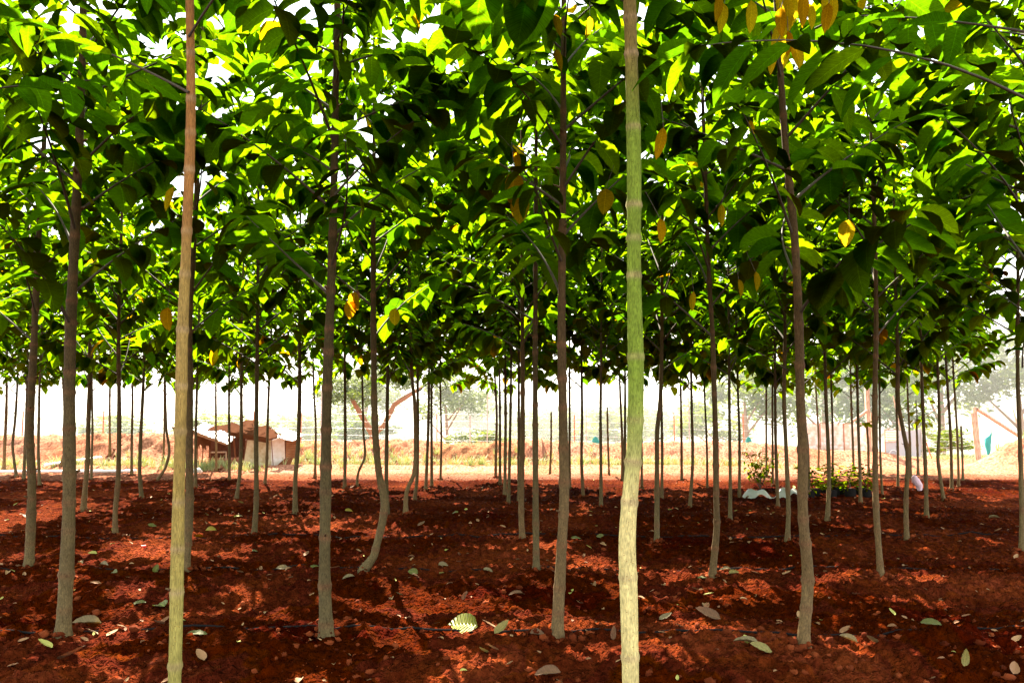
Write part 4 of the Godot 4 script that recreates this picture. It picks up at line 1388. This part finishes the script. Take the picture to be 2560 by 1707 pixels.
func build_nursery() -> void:
	rng.seed = 88
	var places := [[6.05, -17.1], [6.3, -17.45], [6.5, -17.1], [6.72, -17.5], [6.9, -17.15], [7.08, -17.55], [7.25, -17.2], [6.62, -17.8], [7.02, -17.9], [7.36, -17.7]]
	var notes := ["leftmost black bag of the potted seedlings", "black bag second from left among the potted seedlings", "front middle-left black bag of the potted seedlings, with feathery leaves", "inner black bag behind the front ones of the potted seedlings", "front middle-right black bag of the potted seedlings", "inner right black bag of the potted seedlings", "front right black bag of the potted seedlings", "back left black bag of the potted seedlings", "back right black bag of the potted seedlings", "rightmost black bag of the potted seedlings, beside the dark red tree"]
	for k in places.size():
		var x: float = places[k][0]
		var z: float = places[k][1]
		var t := thing("potted_seedling", notes[k], "seedling", Vector3(x, soil_height(x, z), z), "seedlings in black nursery bags")
		var s := Shape.new()
		s.tube(PackedVector3Array([Vector3(0, -.03, 0), Vector3(0, .06, 0), Vector3(.01, .15, 0), Vector3(.01, .16, 0)]), PackedFloat32Array([.095, .105, .1, .08]), 12)
		part("bag", s.mesh(), M.black_bag, t)
		var stem := Shape.new()
		stem.bar(Vector3(0, .18, 0), Vector3(rng.randf_range(-.06, .06), .42, 0), .007, .004, 5)
		part("stem", stem.mesh(), M.twig, t)
		for n in 40:
			var a := rng.randf() * TAU
			var d := Vector3(cos(a), rng.randf_range(-.2, .5), sin(a))
			part("leaf", leaf_slim[n % 2], M["leaf_mid" if n % 4 == 0 else "leaf_bright"], t, Transform3D(leaf_basis(d, Vector3.UP, rng.randf_range(-.6, .6), rng.randf_range(.10, .2)), Vector3(0, rng.randf_range(.16, .6), 0) + d * rng.randf_range(.0, .2)))
	var b := thing("bush", "loose yellow-green bush left of the two white sacks", "bush", Vector3(5.5, soil_height(5.5, -18.6), -18.6))
	for k in 7:
		var s := Shape.new()
		var a := rng.randf() * TAU
		var tip := Vector3(cos(a) * .34, rng.randf_range(.6, .95), sin(a) * .3)
		s.bar(Vector3.ZERO, tip, .008, .003, 5)
		part("stem", s.mesh(), M.twig, b)
		for n in 40:
			var p := tip * rng.randf_range(.3, 1.0) + Vector3(rng.randfn(), rng.randfn(), rng.randfn()) * .07
			var d := Vector3(rng.randfn(), rng.randfn() * .5, rng.randfn())
			part("leaf", leaf_slim[n % 2], M["leaf_bright" if n % 3 else "leaf_mid"], b, Transform3D(leaf_basis(d, Vector3.UP, 0, rng.randf_range(.09, .17)), p))
	for q in [[4.98, -16.95, .36, "flattened white sack on the soil left of the dark thin tree"], [5.62, -16.9, .3, "folded white sack between two dark thin trees beside the leaning trunk"]]:
		var t := thing("white_sack", q[3], "sack", Vector3(q[0], soil_height(q[0], q[1]) - .02, q[1]), "white sacks on the soil")
		var s := Shape.new()
		var w: float = q[2]
		for k in 17:
			for j in 7:
				var u := k / 8.0 - 1.0
				var e := j / 3.0 - 1.0
				var y := .15 * maxf(1.0 - u * u, 0.0) * (1.0 - .35 * e) + .035 * sin(u * 7.0 + e * 2.0) + .02
				s.v.append(Vector3(u * w, maxf(y, .01), e * .22))
				s.n.append(Vector3(u * .5, 1, .3 * e).normalized())
				s.u.append(Vector2(u, e))
		for k in 16:
			for j in 6:
				var p := k * 7 + j
				for e in [p, p + 8, p + 1, p, p + 7, p + 8]:
					s.i.append(e)
		part("sack", s.mesh(), M.sack, t)
	var pk := thing("pink_bag", "crumpled pink bag hanging at the foot of the sharply bending tree", "bag", Vector3(8.68, soil_height(8.68, -18), -18))
	var ps := Shape.new()
	ps.tube(PackedVector3Array([Vector3(.06, .02, 0), Vector3(.05, .12, .01), Vector3(-.02, .22, .01), Vector3(-.04, .3, 0), Vector3(-.03, .34, 0)]), PackedFloat32Array([.05, .075, .085, .06, .02]), 10)
	part("bag", ps.mesh(), M.pink, pk)
	var gs := Shape.new()
	gs.bar(Vector3(-.1, 0, .02), Vector3(-.04, .32, 0), .008, .006, 5)
	part("stake", gs.mesh(), M.twig, pk)


func fallen(x: float, z: float, size: float, kind: String, label: String) -> void:
	size *= .62 if kind in ["pale", "brown", "olive", "straw"] else 1.0 if kind == "lime" else .85
	rng.seed = hash(label)
	var dry := kind in ["pale", "brown", "straw"]
	var shape: ArrayMesh = leaf_dry[rng.randi() % 3] if dry else leaf_near[rng.randi() % 4]
	var mat: String = {"yellow": "fallen_yellow", "amber": "leaf_amber", "green": "fallen_green", "lime": "fallen_lime", "olive": "leaf_olive", "pale": "leaf_pale", "straw": "leaf_straw", "brown": "leaf_brown"}[kind]
	var a := rng.randf_range(-.9, .9) + (PI if rng.randf() < .5 else 0.0)
	var d := Vector3(cos(a), rng.randf_range(.05, .3), sin(a))
	var up := Vector3(rng.randf_range(-.3, .3), 1, rng.randf_range(.0, .9))
	if label.contains("upright") or label.contains("on edge"):
		d = Vector3(rng.randf_range(-.3, .3), 1, -.2)
		up = Vector3(0, .2, 1)
	var base := Vector3(x, 0, z) - Vector3(d.x, 0, d.z).normalized() * size * .45 * (0.0 if up.z == 1.0 else 1.0)
	base.y = soil_height(x, z) + soil_fine(x, z) + size * .06 + .012
	var o := part("fallen_leaf", shape, M[mat], self, Transform3D(leaf_basis(d, up, 0, size), base))
	tag(o, label, "leaf", "fallen leaves on the red soil")


func hang(tree: String, at: Vector3, size: float, mat: String, label: String) -> void:
	# a withered leaf hanging in the crown of a tree
	var t: Node3D = known[tree]
	var d := Vector3(rng.randf_range(-.35, .35), -1, rng.randf_range(-.2, .2))
	var o := part("leaf", leaf_near[rng.randi() % 2] if size > .19 else leaf_slim[rng.randi() % 2], M[mat], t, Transform3D(leaf_basis(d, Vector3(rng.randf_range(-.5, .5), .1, 1), 0, size), at - t.position + Vector3(0, size * .5, 0)))
	o.set_meta("label", label)
	var s := Shape.new()
	s.bar(Vector3.ZERO, Vector3(rng.randf_range(-.3, .3), -1.0, -.25), .012, .008, 5)
	part("stalk", s.mesh(), M.twig, o)


func build_withered() -> void:
	rng.seed = 515
	hang("grey tree with a knobbly lower trunk, directly left of the cream and green front trunk", Vector3(0.014, 3.15, -5.5), 0.221, "leaf_amber", "large amber leaf hanging over a paler one")
	hang("grey tree with a knobbly lower trunk, directly left of the cream and green front trunk", Vector3(0.049, 3.011, -5.55), 0.213, "leaf_yellow", "yellow leaf hanging under the large amber leaf")
	hang("grey tree with a knobbly lower trunk, directly left of the cream and green front trunk", Vector3(0.67, 3.132, -5.8), 0.197, "leaf_yellow", "lone yellow leaf left of the green trunk")
	hang("grey tree with a knobbly lower trunk, directly left of the cream and green front trunk", Vector3(0.292, 4.242, -5.4), 0.164, "leaf_amber", "narrow amber leaf high in the crown")
	hang("grey tree with a knobbly lower trunk, directly left of the cream and green front trunk", Vector3(0.528, 4.228, -5.4), 0.164, "leaf_yellow", "golden leaf high in the crown")
	hang("grey tree with a knobbly lower trunk, directly left of the cream and green front trunk", Vector3(0.291, 3.998, -5.4), 0.164, "leaf_amber", "amber leaf below the narrow high one")
	hang("grey tree with a knobbly lower trunk, directly left of the cream and green front trunk", Vector3(0.014, 3.362, -5.6), 0.164, "leaf_amber", "short amber leaf above the large one")
	hang("grey tree whose foot sweeps sharply to the left in a long curve", Vector3(-1.612, 2.779, -8.4), 0.213, "leaf_amber", "withered amber leaf in the hanging bunch")
	hang("grey tree whose foot sweeps sharply to the left in a long curve", Vector3(-1.641, 2.703, -8.45), 0.213, "leaf_amber", "withered amber leaf low in the hanging bunch")
	hang("grey tree whose foot sweeps sharply to the left in a long curve", Vector3(-1.599, 2.834, -8.5), 0.18, "leaf_brown", "brown leaf in the hanging bunch")
	hang("grey tree whose foot sweeps sharply to the left in a long curve", Vector3(-1.19, 2.614, -8.4), 0.205, "leaf_yellow", "long yellow leaf hanging right of the trunk")
	hang("front tree with pale cream lower trunk turning smooth green above", Vector3(0.707, 2.484, -3.9), 0.139, "leaf_amber", "amber leaf on a drooping stalk right of the trunk")
	hang("front tree with pale cream lower trunk turning smooth green above", Vector3(0.733, 2.916, -3.9), 0.164, "leaf_amber", "faded leaf on a drooping stalk right of the trunk")
	hang("grey-green tree with a sunlit streak low on its leaning trunk, right of the front pair", Vector3(1.548, 2.476, -5.6), 0.131, "leaf_yellow", "heart-shaped yellow leaf")
	hang("grey-green tree with a sunlit streak low on its leaning trunk, right of the front pair", Vector3(1.678, 2.531, -5.65), 0.148, "leaf_yellow", "slanting yellow leaf")
	hang("grey-green tree with a sunlit streak low on its leaning trunk, right of the front pair", Vector3(1.417, 2.957, -5.5), 0.164, "leaf_yellow", "yellow leaf beside a white shining one")
	hang("grey-green tree with a sunlit streak low on its leaning trunk, right of the front pair", Vector3(1.26, 2.4, -5.7), 0.148, "leaf_yellow", "small yellow leaf at the lower left of the crown")
	hang("grey-green tree with a sunlit streak low on its leaning trunk, right of the front pair", Vector3(2.317, 2.856, -5.6), 0.197, "leaf_yellow", "yellowing leaf at the right of the crown")
	hang("grey-green tree with a sunlit streak low on its leaning trunk, right of the front pair", Vector3(1.592, 3.532, -5.4), 0.107, "leaf_amber", "small amber leaf up in the bright crown")
	hang("slim front tree at left with green and tan streaked trunk", Vector3(-1.438, 2.52, -3.45), 0.115, "leaf_yellow", "yellow leaf behind the left side of the trunk")
	hang("slim front tree at left with green and tan streaked trunk", Vector3(-2.884, 2.416, -6.9), 0.213, "leaf_amber", "amber leaf beyond the trunk")
	hang("front tree with pale cream lower trunk turning smooth green above", Vector3(0.94, 3.446, -3.6), 0.123, "leaf_amber", "golden leaf of the bunch hanging at the top right")
	hang("front tree with pale cream lower trunk turning smooth green above", Vector3(0.969, 3.414, -3.63), 0.139, "leaf_yellow", "golden leaf of the bunch hanging at the top right")
	hang("front tree with pale cream lower trunk turning smooth green above", Vector3(1.102, 3.438, -3.66), 0.156, "leaf_yellow", "golden leaf of the bunch hanging at the top right")
	hang("front tree with pale cream lower trunk turning smooth green above", Vector3(1.233, 3.511, -3.69), 0.123, "leaf_yellow", "golden leaf of the bunch hanging at the top right")
	hang("front tree with pale cream lower trunk turning smooth green above", Vector3(1.219, 3.38, -3.6), 0.139, "leaf_amber", "golden leaf of the bunch hanging at the top right")
	hang("front tree with pale cream lower trunk turning smooth green above", Vector3(1.254, 3.442, -3.63), 0.156, "leaf_yellow", "golden leaf of the bunch hanging at the top right")
	hang("front tree with pale cream lower trunk turning smooth green above", Vector3(1.284, 3.39, -3.66), 0.123, "leaf_yellow", "golden leaf of the bunch hanging at the top right")
	hang("front tree with pale cream lower trunk turning smooth green above", Vector3(1.316, 3.492, -3.69), 0.139, "leaf_yellow", "golden leaf of the bunch hanging at the top right")
	hang("front tree with pale cream lower trunk turning smooth green above", Vector3(1.32, 3.436, -3.6), 0.156, "leaf_amber", "golden leaf of the bunch hanging at the top right")
	hang("front tree with pale cream lower trunk turning smooth green above", Vector3(1.357, 3.423, -3.63), 0.123, "leaf_yellow", "golden leaf of the bunch hanging at the top right")
	hang("front tree with pale cream lower trunk turning smooth green above", Vector3(1.224, 3.324, -3.66), 0.139, "leaf_yellow", "golden leaf of the bunch hanging at the top right")
	hang("front tree with pale cream lower trunk turning smooth green above", Vector3(1.25, 3.28, -3.69), 0.156, "leaf_yellow", "golden leaf of the bunch hanging at the top right")
	hang("front tree with pale cream lower trunk turning smooth green above", Vector3(1.246, 3.277, -3.6), 0.123, "leaf_amber", "golden leaf of the bunch hanging at the top right")
	hang("front tree with pale cream lower trunk turning smooth green above", Vector3(1.196, 3.215, -3.63), 0.139, "leaf_yellow", "golden leaf of the bunch hanging at the top right")
	hang("front tree with pale cream lower trunk turning smooth green above", Vector3(1.289, 3.248, -3.66), 0.156, "leaf_yellow", "golden leaf of the bunch hanging at the top right")
	hang("front tree with pale cream lower trunk turning smooth green above", Vector3(1.446, 3.492, -3.69), 0.123, "leaf_yellow", "golden leaf of the bunch hanging at the top right")
	hang("front tree with pale cream lower trunk turning smooth green above", Vector3(1.436, 3.399, -3.6), 0.139, "leaf_amber", "golden leaf of the bunch hanging at the top right")
	hang("front tree with pale cream lower trunk turning smooth green above", Vector3(1.467, 3.442, -3.63), 0.156, "leaf_yellow", "golden leaf of the bunch hanging at the top right")


func build_small_things() -> void:
	fallen(-5.598, -11.901, 0.17, "yellow", "bright yellow leaf propped upright against a grey tree foot at left")
	fallen(-5.362, -12.554, 0.2, "green", "pale green leaf with upturned ends beyond the streaked trunk")
	fallen(-4.308, -12.027, 0.2, "yellow", "domed yellow leaf in a sun fleck right of the half-hidden dark tree")
	fallen(-4.201, -11.277, 0.2, "amber", "amber yellow leaf lying beside the half-hidden dark tree's foot")
	fallen(-4.299, -13.233, 0.18, "yellow", "yellow leaf in shade left of the foot of the dark tree before the shack")
	fallen(-4.649, -9.104, 0.16, "pale", "small whitish curled leaf just right of the stout left-edge trunk")
	fallen(-4.375, -9.081, 0.24, "pale", "pinkish white dry leaf lit by the sun right of the stout left-edge trunk")
	fallen(-2.438, -8.986, 0.22, "pale", "fan-like white dry leaf lit by the sun left of the stout brown trunk")
	fallen(-3.6, -8.543, 0.12, "green", "small lime leaf with an upright stalk left of the streaked trunk")
	fallen(-3.197, -7.245, 0.26, "olive", "broad olive leaf left of the streaked trunk, left one of two touching")
	fallen(-3.015, -7.275, 0.24, "green", "ribbed green leaf touching the left side of the streaked trunk")
	fallen(-3.288, -6.602, 0.34, "pale", "large white ribbed dry leaf at the foot of the stout left-edge tree")
	fallen(-2.259, -6.108, 0.28, "olive", "olive dry leaf lying right of the streaked trunk's lower end")
	fallen(-2.884, -5.559, 0.3, "brown", "large crumpled grey-brown leaf in the bottom left corner")
	fallen(-2.058, -8.849, 0.14, "green", "small pale green leaf tucked against the left of the stout brown trunk")
	fallen(-3.86, -8.22, 0.15, "olive", "dull olive leaf lying between the stout left-edge and streaked trunks")
	fallen(-7.687, -13.284, 0.2, "olive", "olive leaf left of the dark tree near the left edge")
	fallen(-2.75, -14.164, 0.17, "yellow", "round bright yellow leaf right of the stout brown trunk")
	fallen(-0.926, -13.547, 0.18, "green", "thin yellow-green leaf tip beyond the swept-foot tree")
	fallen(-1.337, -12.373, 0.22, "brown", "flat brown leaf right of the swept-foot tree's trunk")
	fallen(-1.008, -8.586, 0.15, "green", "pale green oval leaf right of the swept foot")
	fallen(-0.751, -9.201, 0.2, "pale", "pale dry ribbed leaf halfway between the swept foot and the straight brown tree")
	fallen(-0.249, -8.65, 0.22, "pale", "whitish boat-shaped dry leaf left of the straight brown tree's foot")
	fallen(0.824, -10.884, 0.17, "green", "yellow-green sliver of leaf right of the knobbly grey trunk")
	fallen(-0.41, -6.386, 0.36, "lime", "largest yellow-green leaf with wavy edge and a hole in the foreground")
	fallen(-0.081, -6.205, 0.22, "straw", "straw yellow ribbed leaf right of the largest yellow-green leaf")
	fallen(0.05, -7.559, 0.26, "brown", "brown ribbed leaf left of the knobbly grey trunk's lower half")
	fallen(-0.419, -7.2, 0.14, "brown", "small dark leaf standing upright above the largest yellow-green leaf")
	fallen(0.18, -6.108, 0.2, "brown", "tan dry leaf at the left of the knobbly grey tree's foot")
	fallen(1.23, -6.861, 0.18, "pale", "pale rolled leaf right of the cream front trunk")
	fallen(-0.996, -7.51, 0.14, "pale", "small white leaf in a sun fleck right of the stout brown trunk")
	fallen(-1.607, -8.358, 0.22, "pale", "white ribbed leaf lit by the sun at the right of the stout brown trunk")
	fallen(2.345, -5.953, 0.22, "pale", "white curled dry leaf right of the leaning sunlit-streak tree's foot, left one of two")
	fallen(2.473, -5.864, 0.22, "pale", "white curled dry leaf right of the leaning sunlit-streak tree's foot, right one of two")
	fallen(2.855, -5.406, 0.16, "straw", "straw leaf standing on edge near the bottom right corner")
	fallen(1.61, -5.854, 0.3, "pale", "tangled pale dry leaf left of the leaning sunlit-streak tree's foot")
	fallen(1.688, -5.778, 0.26, "straw", "straw-coloured dry leaf close left of the leaning sunlit-streak tree's foot")
	fallen(2.165, -8.586, 0.2, "pale", "white curled leaf directly right of the snaggy grey-brown tree's foot")
	fallen(2.191, -8.378, 0.18, "straw", "straw ring-shaped curled leaf right of the snaggy grey-brown tree's foot")
	fallen(1.838, -8.181, 0.18, "olive", "olive leaf left of the snaggy grey-brown tree's foot")
	fallen(1.538, -6.627, 0.3, "brown", "rolled brown leaf between the cream front trunk and the leaning sunlit-streak tree")
	fallen(7.488, -13.081, 0.26, "pale", "grey-white leaf with a dark stick beside it near the right edge")
	fallen(0.228, -5.309, 0.28, "brown", "tan curled leaf at the bottom edge left of the cream front trunk")
	fallen(2.909, -5.923, 0.24, "olive", "dull leaf beyond the sunlit soil ridge at lower right")
	fallen(1.137, -10.919, 0.2, "olive", "olive leaf between the knobbly grey and cream front trunks")
	fallen(-3.07, -10.147, 0.2, "olive", "olive leaf below the dark tree before the shack")
	fallen(0.704, -5.923, 0.16, "brown", "small upright brown leaf just left of the cream front trunk's lower end")
	rng.seed = 909
	# drip hoses along the rows
	var rows := [[-6.35, "black drip hose along the nearest full row of trees"], [-8.95, "black drip hose along the second full row of trees"], [-11.2, "black drip hose along the third full row of trees"]]
	for q in rows:
		var z0: float = q[0]
		var s := Shape.new()
		var p := PackedVector3Array()
		var r := PackedFloat32Array()
		for k in 120:
			var x := -9.0 + k * .15
			var z := z0 + .07 * sin(x * .9) + .05 * relief.get_noise_2d(x, z0 * 3.0)
			p.append(Vector3(x, soil_height(x, z) + soil_fine(x, z) * .5 + .012, z))
			r.append(.009)
		s.tube(p, r, 6)
		tag(part("drip_hose", s.mesh(), M.hose, self), q[1], "hose", "drip hoses along the tree rows")
	# loose soil and litter
	var cm := lump(1, .6, .85, 5, 5, 8, .85)
	var cp: Array = []
	var cc: Array = []
	for k in 13000:
		var d := 3.2 + 20.0 * pow(rng.randf(), 1.7)
		var x := rng.randf_range(-1, 1) * (.66 * d + .8)
		if lumps.get_noise_2d(x * .5, d * .5) < rng.randf_range(-.5, .25):
			continue
		var w := .005 + .03 * pow(rng.randf(), 5.0)
		cp.append(Transform3D(Basis.from_euler(Vector3(rng.randf(), rng.randf() * TAU, rng.randf())).scaled_local(Vector3.ONE * w), Vector3(x, soil_height(x, -d) + soil_fine(x, -d) - w * .3, -d)))
		cc.append(Color(.054, .008, .0022).lerp(Color(.185, .040, .012), rng.randf()))
	for t in known.values():
		if t.position.z < -3.0 and String(t.name).begins_with("plantation_tree"):
			for k in 26:
				var a := rng.randf() * TAU
				var dd := .05 + .2 * pow(rng.randf(), 1.5)
				var w := .01 + .03 * pow(rng.randf(), 2.0)
				var x: float = t.position.x + cos(a) * dd
				var z: float = t.position.z + sin(a) * dd
				cp.append(Transform3D(Basis.from_euler(Vector3(rng.randf(), rng.randf() * TAU, rng.randf())).scaled_local(Vector3.ONE * w), Vector3(x, soil_height(x, z) + soil_fine(x, z) - w * .3 + .03 * (1.0 - dd / .25), z)))
				cc.append(Color(.054, .008, .0022).lerp(Color(.185, .040, .012), rng.randf()))
	tag(many("loose_soil", cm, M.clod, self, cp, cc), "crumbs and clods of loose red soil", "soil")
	for side in 2:
		var lp: Array = []
		var lc: Array = []
		for k in 520:
			var d := 3.4 + 19.0 * pow(rng.randf(), 1.4)
			var x := rng.randf_range(-1, 1) * (.66 * d + .5)
			var w := .03 + .11 * rng.randf() * rng.randf()
			var a := rng.randf() * TAU
			lp.append(Transform3D(leaf_basis(Vector3(cos(a), rng.randf_range(-.05, .3), sin(a)), Vector3(rng.randf_range(-.5, .5), 1, rng.randf_range(-.5, .5)), 0, w), Vector3(x, soil_height(x, -d) + soil_fine(x, -d) + w * .1, -d)))
			var c := Color(.18, .07, .025).lerp(Color(.32, .18, .075), rng.randf())
			if rng.randf() < .12:
				c = Color(.34, .32, .07)
			lc.append(c)
		tag(many("leaf_litter", leaf_dry[side], M.litter, self, lp, lc), "small dry leaf scraps strewn over the red soil" if side == 0 else "curled bits of dead leaf scattered among the scraps", "leaf litter")
	var sp := Shape.new()
	sp.box(Vector3.ZERO, Vector3(.05, .03, .04))
	tag(part("red_scrap", sp.mesh(), M.red_bit, self, Transform3D(Basis(Vector3.UP, .6), Vector3(-4.45, soil_height(-4.45, -10.2) + soil_fine(-4.45, -10.2) + .02, -10.2))), "small bright red scrap on the soil left of the streaked trunk", "scrap")
